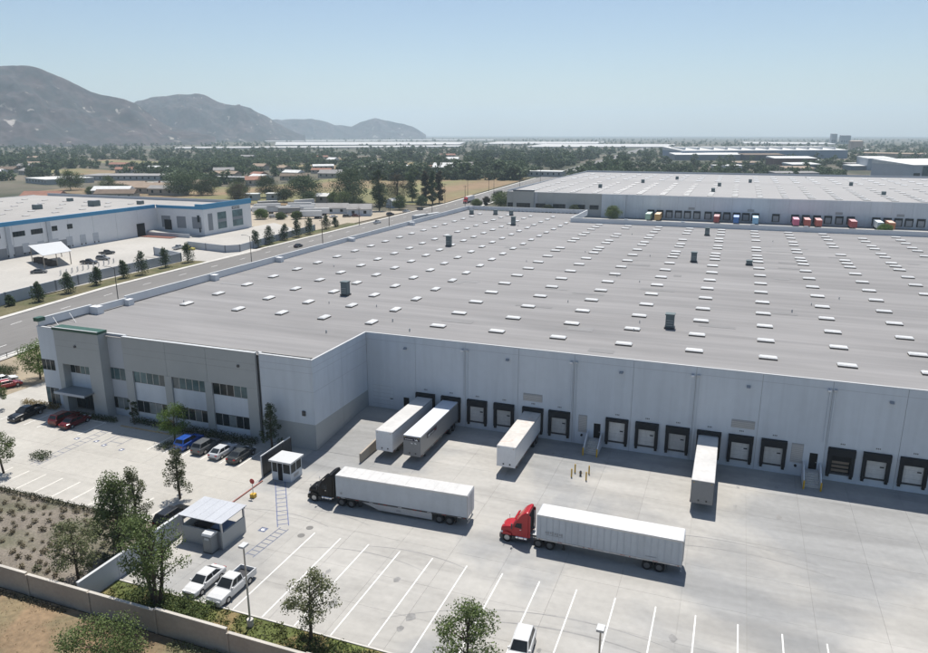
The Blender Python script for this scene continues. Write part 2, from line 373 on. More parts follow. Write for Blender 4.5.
# blank white block at the office end
W('wall_panel', WHITE, -8.8, -0.21, FY, FY+0.25, 3.96, H); W('base_panel', GREY, -8.8, -0.21, FY-0.004, FY+0.25, 0, 3.95)
# office bays
W('wall_panel', GREY, -9.5, -8.82, FY+0.7, FY+0.9, 0, H)
BLIND = glass('window_with_blind', (0.16, 0.18, 0.18))
def window(x0, x1, z0, z1, y, n, mats):
    fr = box('window', DSTEEL, wh, x0-0.06, x1+0.06, y-0.01, y+0.05, z0-0.06, z1+0.06)
    w = (x1-x0)/n
    for i in range(n):
        box('pane', BLIND if random.random() < .16 else mats[i % len(mats)], fr, x0+i*w+0.05, x0+(i+1)*w-0.05, y-0.03, y-0.012, z0+0.03, z1-0.03)
        if i: box('mullion', STEEL, fr, x0+i*w-0.04, x0+i*w+0.04, y-0.05, y-0.012, z0, z1)
BY = FY+0.28
bays = [(-17.6, -11.35), (-25.15, -18.95), (-32.7, -26.55)]
for k, (a, b) in enumerate(bays):
    W('spandrel_panel', WHITE, a-0.3, b+0.3, BY, BY+0.2, 0.0, 8.35)
    window(a, b, 6.4, 8.18, BY, 5, [GLASST] if k else [GLASS, GLASS, GLASS, GLASST, GLASST])
    window(a, b, 1.48, 3.28, BY, 5, [GLASS])
for a, b in ((-11.35, -9.45), (-18.95, -17.6), (-26.55, -25.15), (-34.0, -32.7)):
    W('pilaster', GREY, a+0.02, b-0.02, FY, BY+0.2, 0, 8.2)
for a, b in ((-17.6-0.67, -9.45), (-25.85, -17.6-0.69), (-34.0, -25.87)):
    W('wall_panel', GREY, a, b-0.02, FY, FY+0.4, 8.22, H)
for z in (10.9, 11.9): W('reveal', mat('grey_reveal', (0.31, 0.315, 0.31)), -34.0, -9.5, FY-0.006, FY+0.02, z, z+0.07)  # groove shade painted as darker grey strips
for x in (-12.5, -43.0): MB().cyl((x, FY-0.15 if x > -20 else -16.85, 11.4), 0.22, 0.14, 'y', 10).build('wall_lamp', DSTEEL, wh)
# stepped white section
W('wall_panel', LGREY, -40.0, -34.02, FY+0.8, FY+1.05, 0, H)
window(-39.6, -34.95, 6.15, 7.98, FY+0.8, 4, [GLASS, GLASST, GLASST, GLASST]); window(-39.6, -34.95, 1.25, 3.05, FY+0.8, 4, [GLASS])
W('return_wall', GREY, -34.25, -34.0, FY+0.01, FY+0.79, 0, H)
# entrance tower
TY = FY-0.9
W('tower_pier', GREY, -47.3, -46.25, TY, FY+0.9, 0, 8.2); W('tower_pier', GREY, -40.7, -38.0, TY, FY+0.9, 0, 8.2)
W('tower_wall', GREY, -47.3, -38.0, TY, FY+0.9, 8.21, 13.8)
W('entrance_wall', WHITE, -46.24, -40.71, FY+0.35, FY+0.55, 3.4, 8.2)
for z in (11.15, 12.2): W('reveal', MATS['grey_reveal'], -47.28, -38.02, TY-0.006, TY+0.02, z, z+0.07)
cap = W('green_cap', GREENTRIM, -47.4, -37.9, TY-0.15, FY+0.9, 13.81, 14.2)
MB().box(-47.4, -37.9, TY-0.15, TY+0.1, 14.21, 14.25).build('coping', COPING, wh)
window(-46.1, -40.85, 6.45, 8.0, FY+0.35, 5, [GLASS, GLASS, GLASST, GLASST, GLASST])
ent = box('entrance_glazing', DSTEEL, wh, -46.24, -40.71, FY+0.75, FY+0.95, 0, 3.4)
for i in range(6):
    box('pane', GLASS, ent, -46.15+i*0.9, -45.35+i*0.9, FY+0.72, FY+0.748, 0.25, 3.2)
cn = box('entrance_canopy', mat('canopy_grey', (0.22, 0.24, 0.245), 0.5), wh, -46.6, -40.3, TY-1.9, FY+0.3, 3.75, 4.05)
box('canopy_edge', LGREY, cn, -46.65, -40.25, TY-2.0, TY-1.91, 3.7, 4.1)
# left wing
W('wall_panel', WHITE, -52.0, -47.32, FY+0.05, FY+0.3, 0, H)
window(-51.95, -49.2, 6.4, 8.08, FY+0.05, 3, [GLASS]); window(-51.95, -49.2, 0.4, 3.2, FY+0.05, 3, [GLASST, GLASS])
W('wall_panel', WHITE, -52.0, -51.75, FY+0.31, FY+9.0, 0, H)
for k in range(24): W('wall_panel', WHITE, -52.0, -51.75, FY+9.0+k*8.05+0.02, FY+9.0+(k+1)*8.05-0.02, 0, H)
# copings
W('coping', COPING, -0.20, 112, -0.04, 0.24, H+0.01, H+0.07)
W('coping', COPING, -0.26, 0.04, FY-0.05, -0.05, H+0.01, H+0.07)
W('coping', COPING, -8.85, -0.37, FY-0.06, FY+0.36, H+0.01, H+0.10)
W('coping', COPING, -34.1, -9.45, FY-0.06, FY+0.5, H+0.01, H+0.10); W('coping', COPING, -37.95, -34.15, FY+0.75, FY+1.15, H+0.01, H+0.10)
W('coping', COPING, -52.06, -47.7, FY, FY+0.4, H+0.01, H+0.10); W('coping', COPING, -52.06, -51.6, FY+0.41, -6.0, H+0.01, H+0.10)
W('coping', COPING, -9.4, -8.9, FY+0.6, FY+1.0, H+0.01, H+0.06)
# parapets along the road side and the far end, with stepped buttresses
def para(x0, x1, y0, y1, zt=15.0):
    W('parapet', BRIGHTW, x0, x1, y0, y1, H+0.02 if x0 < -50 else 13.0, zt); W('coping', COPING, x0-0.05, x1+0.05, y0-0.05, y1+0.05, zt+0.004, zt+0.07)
ysegs = [(-15.5, -5.0, 14.9, 0.0), (-4.8, 2.0, 14.7, 1.5), (2.2, 26, 15.0, 0.9), (26.2, 50, 15.0, 0.6), (50.2, 86, 15.0, 0.3), (86.2, 128, 15.0, 0.15), (128.2, 187, 15.0, 0.0)]
for y0, y1, zt, inx in ysegs:
    para(-51.9+inx*0.6, -51.55+inx*0.6, y0, y1, zt)
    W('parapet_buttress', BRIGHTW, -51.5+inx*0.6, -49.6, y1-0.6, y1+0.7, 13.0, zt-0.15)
W('green_cap', GREENTRIM, -52.3, -51.2, -15.9, -14.6, 14.5, 15.1)
for y in (-13.0, -9.8):
    MB().tube([(-51.4, y, 14.6), (-48.6, y-1.2, 13.2)], 0.045, 5).build('parapet_brace', STEEL, wh)
para(-51.5, -1.6, 187.1, 187.5, 15.0)
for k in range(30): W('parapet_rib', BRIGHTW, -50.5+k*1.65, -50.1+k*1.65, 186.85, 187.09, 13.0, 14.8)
para(-2.0, -1.6, 158.0, 187.0, 15.0); para(-1.9, 112, 157.4, 157.8, 15.05)
# roof, pitched gently to a ridge
def rz_(y): return float(np.interp(y, [-20, 92, 190], [13.34, 13.92, 13.36]))
mb = MB(); ys = list(np.arange(-15.5, 187.1, 7.5)); ys = [-15.5, 0.1] + list(np.arange(6, 157, 7.55)) + [157.4, 166, 176, 187.1]
for i in range(len(ys)-1):
    a, b = ys[i], ys[i+1]; xr = -0.15 if b <= 0.2 else (112 if b <= 157.5 else -1.9)
    mb.quad((-51.5, a, rz_(a)), (xr, a, rz_(a)), (xr, b, rz_(b)), (-51.5, b, rz_(b)))
roof = mb.build('roof', ROOFW, wh)
# skylights: kerbed acrylic domes
def skylight_mesh(nm, m):
    mb = MB(); L, D = 1.22, 0.64
    secs = [[(-L, -D, 0), (L, -D, 0), (L, D, 0), (-L, D, 0)], [(-L, -D, .22), (L, -D, .22), (L, D, .22), (-L, D, .22)],
            [(-L*.88, -D*.72, .38), (L*.88, -D*.72, .38), (L*.88, D*.72, .38), (-L*.88, D*.72, .38)],
            [(-L*.62, -D*.2, .45), (L*.62, -D*.2, .45), (L*.62, D*.2, .45), (-L*.62, D*.2, .45)]]
    mb.loft(secs); me = mb.mesh(nm); me.materials.append(m); me.materials.append(mat('skylight_kerb', (.13, .115, .10)))
    for p_ in me.polygons[:4]: p_.material_index = 1
    return me
SKM = skylight_mesh('skylight', SKYL)
rows = [7.7+9.0*i for i in range(10)] + [93.6, 98.2, 107.8, 113.2, 122.6, 128.4, 137.6, 144.6, 152.0]
for i in range(10):
    for k, y in enumerate(rows):
        x = 9.35+9.98*i
        if k > 9 and (i*7+k*3) % 11 == 0: continue
        inst('skylight', SKM, roof, (x+random.uniform(-.12, .12), y+random.uniform(-.15, .15), rz_(y)), random.uniform(-.02, .02))
for x in (-2.1, -11.1, -20.0, -28.9, -40.5):
    for k in range(19):
        y = 6.0+9.15*k
        inst('skylight', SKM, roof, (x-0.02*k+random.uniform(-.12, .12), y+random.uniform(-.2, .2), rz_(y)), math.pi/2+random.uniform(-.02, .02))
def rooftop_unit(x, y, h=1.9, w=1.3, dome=False):
    z = rz_(y); mb = MB(); mb.box(-w/2, w/2, -w/2, w/2, 0, h)
    o = mb.build('rooftop_vent', UNITG, roof, fix=False); o.location = (x, y, z)
    box('vent_base', DSTEEL, o, -w*.62, w*.62, -w*.62, w*.62, 0, .3); box('vent_hood', UNITG, o, -w*.58, w*.58, -w*.58, w*.58, h, h+.18)
    for k in range(3): box('vent_slat', STEEL, o, -w*.4, w*.4, -w*.53, -w*.505, .6+k*.4, .66+k*.4)
for x, y, h in ((44.8, 19.7, 2.3), (44.6, 84.5, 2.3), (45.4, 137, 2.3), (57.2, 84.5, 1.0), (-16.7, 23.0, 2.6), (-20.5, 87, 2.8), (-18.2, 141, 2.8), (-34.8, 172, 1.8), (-28.4, 172, 1.8), (-44, 170, 1.5)):
    rooftop_unit(x, y, h)
for x, y in ((0.8, 8), (6.0, 3.5), (-6, -2), (-13, 128), (30, 60), (64, 38)): MB().cyl((x, y, rz_(y)), 0.12, 0.5, n=8).build('roof_pipe', STEEL, roof)
for x in (17, 36, 58, 74): box('parapet_camera', LAMPW, wh, x, x+1.2, 157.3, 157.9, 15.1, 15.4)

PATCH = mat('roof_patch', (0.215, 0.212, 0.21), 0.9, 0.06, 0.3, rnd=0.10)
for k in range(34):
    x, y = random.uniform(-46, 95), random.uniform(2, 150); w_, d_ = random.uniform(.8, 3.5), random.uniform(.5, 1.2)
    o = box('roof_patch', PATCH, roof, -w_, w_, -d_, d_, 0, .012); o.location = (x, y, rz_(y)+.012)
for k in range(20):
    x, y = random.uniform(-46, 95), random.uniform(2, 150); MB().cyl((x, y, rz_(y)), .09, .45, n=7).build('roof_pipe', STEEL, roof)
# dock doors
def dock_door(x, style=0, opened=False):
    e = bpy.data.objects.new('dock_door', None); COL.objects.link(e); e.parent = wh; e.location = (x, 0, 0)
    hh = 0.42 if style == 1 else 0.95
    mb = MB(); 
    box('shelter_side', RUBBER, e, -1.58, -1.14, -0.42, -0.004, 1.05, 4.6); box('shelter_side', RUBBER, e, 1.14, 1.58, -0.42, -0.004, 1.05, 4.6)
    MB().prism([(-0.46, 4.66-hh), (-0.004, 4.66-hh), (-0.004, 4.72), (-0.40, 4.64)], 'x', -1.6, 1.6).build('shelter_header', RUBBER, e)
    if opened:
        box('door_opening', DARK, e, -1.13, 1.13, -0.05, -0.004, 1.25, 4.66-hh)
        for k in range(3): box('pallet_load', mat('cardboard', (0.20, 0.16, 0.12)), e, -1.0, 1.0, -0.10, -0.052, 1.45+k*.55, 1.78+k*.55)
    else:
        d = box('door_leaf', DOORW, e, -1.13, 1.13, -0.06, -0.004, 1.25, 4.66-hh)
        box('door_window', RUBBER, d, 0.45, 0.92, -0.085, -0.062, 2.75, 2.92)
        for k in range(3): box('door_seam', LOUVRE, d, -1.12, 1.12, -0.066, -0.062, 1.8+k*.6, 1.82+k*.6)
    box('leveller_lip', DSTEEL, e, -1.1, 1.1, -0.16, -0.004, 1.02, 1.22)
    for s in (-1, 1): box('dock_bumper', RUBBER, e, s*1.36-.17, s*1.36+.17, -0.30, -0.004, 0.66, 1.04)
    pl = box('number_plate', WHITE, e, -0.33, 0.33, -0.012, -0.003, 5.15, 5.40)
    for k in range(3): box('numeral', DSTEEL, pl, -0.27+k*.2, -0.15+k*.2, -0.02, -0.013, 5.19, 5.37)
    return e
for x in (10.2, 14.5, 18.8, 23.1, 27.6, 31.6, 40.0, 44.2, 48.35, 52.5, 56.6, 60.75, 68.85, 72.9, 77.05, 81.2, 85.4):
    dock_door(x, 1 if x in (40.0, 52.5) else 0, x == 68.85)
for k in range(4):   # drive-in door panels
    pass
dd = box('drive_in_door', WHITE, wh, 0.95, 4.6, -0.035, -0.004, 1.25, 5.65)
for k in range(6): box('door_seam', LOUVRE, dd, 0.97, 4.58, -0.042, -0.037, 1.9+k*.62, 1.925+k*.62)
box('door_window', RUBBER, dd, 4.0, 4.5, -0.05, -0.037, 2.9, 3.05)
def leafdoor(x, m): 
    o = box('man_door', m, wh, x-.48, x+.48, -0.03, -0.004, 1.25, 3.5); box('door_handle', STEEL, o, x+.3, x+.4, -.06, -.032, 2.2, 2.3)
leafdoor(6.85, DARK); leafdoor(37.2, DARK); leafdoor(65.65, DARK)
for x0, x1, z0, z1 in ((26.05, 28.95, 5.65, 6.8), (55.2, 58.15, 5.7, 6.85), (34.45, 35.7, 1.9, 4.55), (62.9, 64.35, 1.85, 4.58), (84, 86.9, 5.7, 6.85)):
    lv = box('louvre_vent', LOUVRE, wh, x0, x1, -0.05, -0.004, z0, z1); n = int((z1-z0)/0.23)
    for k in range(n): box('louvre_slat', STEEL, lv, x0+.06, x1-.06, -0.075, -0.052, z0+.06+k*.23, z0+.15+k*.23)
for x in (35.0, 63.6): MB().cyl((x, -0.28, 1.45), 0.16, 0.276, 'y', 10).build('pipe_outlet', RUBBER, wh)
for i in (1, 3, 5, 7, 9):     # downspouts in pairs, lamps above them
    xj = 0.2+bay*(i+1)
    for s in (-0.28, 0.28):
        box('downspout', WHITE, wh, xj+s-.07, xj+s+.07, -0.16, -0.008, 0.4 if s > 0 else 5.2, 12.2)
    lm = box('wall_lamp', LAMPW, wh, xj-.62, xj-.22, -0.45, -0.01, 12.25, 12.5); box('lamp_arm', STEEL, lm, xj-.45, xj-.39, -0.2, -0.012, 12.51, 12.58)
    box('scupper', COPING, wh, xj+.12, xj+.5, -0.3, -0.01, 12.28, 12.55)
for i in range(7): MB().prism([(-.5, 11.6), (-.004, 11.6), (-.004, 11.85)], 'x', 0.2+bay*(2*i+.8)-.25, 0.2+bay*(2*i+.8)+.25).build('wall_lamp', LOUVRE, wh)
box('wall_box', DSTEEL, wh, -2.0, -1.5, FY-0.2, FY-0.006, 5.2, 5.9)
# dock stairs
def stairs(x0, x1):
    e = bpy.data.objects.new('dock_stairs', None); COL.objects.link(e); e.parent = wh
    box('landing', KERB, e, x0+.1, x1-.1, -1.3, -0.01, 0, 1.2)
    for k in range(6): box('step', KERB, e, x0+.1, x1-.1, -1.3-(k+1)*.30, -1.302-k*.30, 0, 1.2-(k+1)*.18)
    for x in (x0, x1):
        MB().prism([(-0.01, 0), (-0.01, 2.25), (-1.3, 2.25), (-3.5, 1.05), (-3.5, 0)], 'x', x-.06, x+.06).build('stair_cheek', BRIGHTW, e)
        MB().cyl((x, -3.75, 0), 0.11, 1.15, n=10).build('stair_bollard', YELLOW, e)
stairs(36.0, 37.95); stairs(64.5, 66.5)
# ramp to the drive-in door with its retaining wall
ramp = MB().prism([(-0.02, -0.02), (-15.5, -0.02), (-15.5, 0.03), (-3.0, 1.22), (-0.02, 1.22)], 'x', 0.02, 7.5).build('loading_ramp', CONC, wh)
MB().prism([(-0.3, 0), (-17.0, 0), (-17.0, 1.35), (-3.0, 2.1), (-0.3, 2.1)], 'x', 7.55, 7.82).build('ramp_wall', BLOCK, wh)
tag(wh, None)

# ------------------------------------------------------------------ vehicles
def wheel(parent, x, y, r, w, side, rm=None):
    """side=+1: outer face towards +y"""
    y0 = y - w/2
    t = MB().cyl((x, y0, r), r, w, 'y', 18).build('wheel', TYRE, parent, smooth=False)
    yo = y + side*(w/2+0.006)
    MB().cyl((x, min(yo, yo-side*.03), r), r*.60, 0.03, 'y', 14).build('rim', rm or RIM, t)
    return t
def xsec(x, w, z0, z1, rd=0.12):
    h = [(w*.90, z0), (w, z0+.16), (w, z1-rd*1.3), (w*.955, z1-rd*.4), (w*.84, z1)]
    return [(x, y, z) for y, z in h] + [(x, -y, z) for y, z in reversed(h)]
def facepanel(name, m, parent, q, off=0.012, inset=(0.06, 0.94, 0.1, 0.92)):
    """a pane set 12 mm proud of the quad q (bl, br, tr, tl)"""
    bl, br, tr, tl = [Vector(p) for p in q]; u0, u1, v0, v1 = inset
    def P(u, v): return bl.lerp(br, u).lerp(tl.lerp(tr, u), v)
    n = (br-bl).cross(tl-bl).normalized()*off
    return MB().quad(*[P(u, v)+n for u, v in ((u0, v0), (u1, v0), (u1, v1), (u0, v1))]).build(name, m, parent, fix=False)
STY = {  # length, width, height, belt z, lower body (x, z top), cabin base x0,x1 (rear, front), roof x0,x1
 'sedan': dict(L=4.8, w=.92, H=1.44, zb=.92, low=[(-2.4, .70, .80), (-2.25, .90, .95), (-1.5, .97, 1), (0, .95, 1), (1.0, .93, 1), (1.9, .82, .97), (2.3, .70, .88), (2.4, .52, .80)], cab=(-1.95, 1.15), rf=(-1.05, .35)),
 'coupe': dict(L=4.6, w=.90, H=1.45, zb=.90, low=[(-2.3, .72, .82), (-2.15, .95, .95), (-1.4, .97, 1), (0, .94, 1), (1.0, .92, 1), (1.8, .82, .97), (2.2, .70, .88), (2.3, .52, .80)], cab=(-2.15, 1.1), rf=(-1.2, .3)),
 'suv': dict(L=4.7, w=.94, H=1.72, zb=1.08, low=[(-2.35, .95, .9), (-2.25, 1.08, .97), (-1.2, 1.1, 1), (0, 1.08, 1), (1.0, 1.06, 1), (1.8, .98, .97), (2.2, .88, .9), (2.35, .60, .82)], cab=(-2.25, 1.15), rf=(-1.85, .35)),
 'van': dict(L=5.0, w=.97, H=1.85, zb=1.15, low=[(-2.5, 1.0, .92), (-2.4, 1.15, .98), (-1.2, 1.15, 1), (0, 1.15, 1), (1.2, 1.1, 1), (1.9, .98, .97), (2.35, .85, .9), (2.5, .6, .82)], cab=(-2.42, 1.5), rf=(-2.2, .5)),
 'pickup': dict(L=5.6, w=.98, H=1.82, zb=1.15, low=[(-.75, 1.12, 1), (0, 1.13, 1), (1.0, 1.12, 1), (2.1, 1.05, .98), (2.6, .95, .93), (2.8, .62, .85)], cab=(-.85, 1.25), rf=(-.72, .45)),
}
def car(label, style, col, loc, rz, group=None, name=None, sc=1.0):
    s = STY[style]; nm = name or {'pickup': 'pickup_truck', 'van': 'white_van', 'suv': 'parked_suv'}.get(style, 'parked_car')
    t = thing(nm, label, {'pickup': 'pickup truck', 'suv': 'suv', 'van': 'van'}.get(style, 'car'), loc, rz, group); t.scale = (sc,)*3
    pm = paint('car_paint_%d_%d_%d' % tuple(int(c*999) for c in col), col, 0.25, spec=0.6)
    w = s['w']
    body = MB().loft([xsec(x, w*k, .24, z) for x, z, k in s['low']]).build('body', pm, t)
    (c0, c1), (r0, r1) = s['cab'], s['rf']; zb, Hh = s['zb']-.03, s['H']; wb, wr = w*.90, w*.72
    A = [(c0, -wb, zb), (c1, -wb, zb), (c1, wb, zb), (c0, wb, zb)]; B = [(r0, -wr, Hh-.05), (r1, -wr, Hh-.05), (r1, wr, Hh-.05), (r0, wr, Hh-.05)]
    C = [(r0+.1, -wr*.85, Hh), (r1-.12, -wr*.85, Hh), (r1-.12, wr*.85, Hh), (r0+.1, wr*.85, Hh)]
    cab = MB().loft([A, B, C]).build('cabin', pm, t)
    facepanel('windscreen', CARGLASS, cab, (A[1], A[2], B[2], B[1]), inset=(.05, .95, .08, .97))
    facepanel('rear_window', CARGLASS, cab, (A[3], A[0], B[0], B[3]), inset=(.08, .92, .25, .95))
    for q in ((A[0], A[1], B[1], B[0]), (A[2], A[3], B[3], B[2])):
        facepanel('side_window', CARGLASS, cab, q, inset=(.06, .48, .16, .93)); facepanel('side_window', CARGLASS, cab, q, inset=(.52, .93, .16, .93))
    xf, xr = s['L']/2, -s['L']/2
    if style == 'pickup':
        bedm = pm
        box('bed_side', bedm, t, xr+.06, -.76, w-.12, w-.02, .45, 1.16); box('bed_side', bedm, t, xr+.06, -.76, -w+.02, -w+.12, .45, 1.16)
        box('tailgate', bedm, t, xr, xr+.09, -w+.04, w-.04, .45, 1.14); box('bed_floor', mat('bed_liner', (.05, .05, .055)), t, xr+.1, -.77, -w+.125, w-.125, .5, .68)
        box('bed_front', bedm, t, -.758, -.70, -w+.13, w-.13, .7, 1.15)
        box('rear_bumper', CHROME, t, xr-.14, xr-.005, -w+.1, w-.1, .42, .6)
    else:
        for y in (-1, 1): box('tail_light', TAIL, t, xr-.02, xr+.22, y*w*.66-.16, y*w*.66+.16, .68, .82)
        box('rear_bumper', DSTEEL, t, xr-.03, xr+.2, -w*.7, w*.7, .28, .42)
    for y in (-1, 1):
        box('headlight', LAMPW, t, xf-.28, xf-.02, y*w*.62-.18, y*w*.62+.18, .60, .74)
        box('door_mirror', pm, t, c1-.35, c1-.17, y*(wb+.08)-.09, y*(wb+.08)+.09, zb+.04, zb+.17)
        for x in (-.29*s['L'], .305*s['L']): wheel(t, x, y*(w-.10), .33 if style in ('sedan', 'coupe') else .37, .22, y)
    box('grille', DSTEEL, t, xf-.10, xf+.012, -w*.42, w*.42, .40, .60)
    return t
UP, DN = math.pi/2, -math.pi/2          # facing +Y, facing -Y
car('white four-door saloon car parked beside the white pickup', 'sedan', (.60, .60, .59), (6.45, -47.3, 0), DN)
car('white pickup truck with an empty dark cargo bed', 'pickup', (.60, .60, .59), (9.65, -47.2, 0), DN)
car('white hatchback partly cut off at the bottom edge of the photo', 'suv', (.60, .60, .59), (39.1, -45.7, 0), R(-86))
car('bright blue suv parked nose-in at the office, beside the leafy tree', 'suv', (.015, .07, .33), (-18.5, -20.6, 0), UP)
car('dark grey suv parked between the blue suv and the silver car', 'suv', (.10, .105, .11), (-15.2, -20.9, 0), UP)
car('silver car parked between the dark grey suv and the black car', 'coupe', (.52, .53, .54), (-11.9, -21.4, 0), UP)
car('charcoal car at the right end of the row by the office', 'sedan', (.045, .05, .052), (-8.7, -21.5, 0), UP)
car('dark red suv with pale roof rails parked left of the maroon car', 'suv', (.13, .012, .012), (-43.3, -20.2, 0), UP)
car('maroon car parked right of the dark red suv near the entrance', 'sedan', (.11, .010, .014), (-40.6, -20.6, 0), UP)
car('black pickup truck parked at the left end of the car park', 'pickup', (.012, .013, .015), (-50.6, -20.9, 0), DN)
car('black suv half hidden behind trees beside the bin enclosure', 'suv', (.016, .017, .019), (-5.6, -38.4, 0), UP)
car('red car at the far left edge beside the office corner', 'sedan', (.30, .018, .02), (-66.5, -12.0, 0), R(70))
car('white car behind the red car at the far left edge', 'sedan', (.68, .68, .67), (-69.6, -10.4, 0), R(70))

def trailer(t, L, wbox, skin, roofm, front=None, ribs=False, skirt=False, wheels=True, bows=True, z0=1.15, zt=4.1):
    """box trailer, origin on the ground under its nose, +x towards the rear"""
    b = MB().box(0, L, -wbox/2, wbox/2, z0, zt-0.04).build('box_body', skin, t, fix=False)
    box('roof', roofm, t, .02, L-.02, -wbox/2+.02, wbox/2-.02, zt-.038, zt)
    for s in (-1, 1):
        y = s*wbox/2
        box('top_rail', STEEL, b, 0, L, min(y, y+s*.025), max(y, y+s*.025), zt-.20, zt-.06)
        box('bottom_rail', DSTEEL if not ribs else STEEL, b, 0, L, min(y, y+s*.03), max(y, y+s*.03), z0-.02, z0+.16)
        n = 22 if ribs else 0
        for k in range(n):
            x = .35 + k*(L-.7)/(n-1)
            box('side_post', LGREY, b, x-.04, x+.04, min(y+s*.001, y+s*.035), max(y+s*.001, y+s*.035), z0+.17, zt-.21)
        for k in range(4):
            x = .3+k*(L-.6)/3; box('marker_light', TAIL, b, x-.05, x+.05, min(y+s*.03, y+s*.06), max(y+s*.03, y+s*.06), z0+.02, z0+.10)
    for k in range(9):
        for s in (-1, 1):
            y = s*wbox/2; x = .9+k*(L-1.8)/8; box('reflective_tape', TAIL if k % 2 else LAMPW, b, x-.25, x+.25, min(y+s*.031, y+s*.036), max(y+s*.031, y+s*.036), z0+.05, z0+.10)
    if bows:
        for k in range(int(L/1.2)): box('roof_bow', roofm, t, .5+k*1.2, .56+k*1.2, -wbox/2+.05, wbox/2-.05, zt+.001, zt+.018)
    nose = box('nose_panel', front or skin, t, -.06, -.002, -wbox/2+.04, wbox/2-.04, z0, zt-.03)
    for y in (-.55, .35): box('air_fitting', DSTEEL, nose, -.12, -.062, y-.09, y+.09, z0+.32, z0+.50)
    for y in (-1.0, 1.0): box('marker_light', YELLOW, nose, -.085, -.062, y-.06, y+.06, zt-.3, zt-.22)
    rd = box('rear_frame', STEEL, t, L+.001, L+.05, -wbox/2, wbox/2, z0-.05, zt)
    for s in (-1, 1):
        d = box('rear_door', skin, rd, L+.052, L+.09, min(s*.02, s*(wbox/2-.09)), max(s*.02, s*(wbox/2-.09)), z0+.08, zt-.14)
        MB().cyl((L+.11, s*.35, z0+.1), .025, zt-z0-.3, n=6).build('lock_rod', STEEL, rd)
    box('underride_guard', STEEL, t, L-.1, L+.04, -1.1, 1.1, .45, .57)
    for s in (-1, 1): box('guard_post', STEEL, t, L-.06, L, s*.7-.05, s*.7+.05, .57, z0-.05)
    box('subframe', DSTEEL, t, .4, L-.1, -.5, .5, z0-.28, z0-.03)
    for s in (-1, 1):
        lg = box('landing_leg', DSTEEL, t, 2.75, 2.93, s*.62-.08, s*.62+.08, .12, z0-.03)
        box('landing_foot', DSTEEL, lg, 2.68, 3.0, s*.62-.14, s*.62+.14, .03, .12)
    if wheels:
        for x in (L-3.4, L-2.15):
            MB().cyl((x, -.95, .52), .08, 1.9, 'y', 8).build('axle', DSTEEL, t)
            for s in (-1, 1): wheel(t, x, s*(wbox/2-.32), .52, .56, s, paint('dull_rim', (.10, .10, .10), .6))  # rim colour darkened for the shade under the trailer
        for s in (-1, 1): box('mud_flap', RUBBER, t, L-1.45, L-1.43, s*.95-.3, s*.95+.3, .25, z0-.03)
    if skirt:
        for s in (-1, 1):
            y = s*(wbox/2-.01)
            MB().prism([(3.4, z0-.03), (4.6, .75), (5.6, .38), (L-4.3, .32), (L-4.3, z0-.03)], 'y', y-.02, y+.015).build('side_skirt', mat('skirt_panel', (.42, .42, .42)), t)

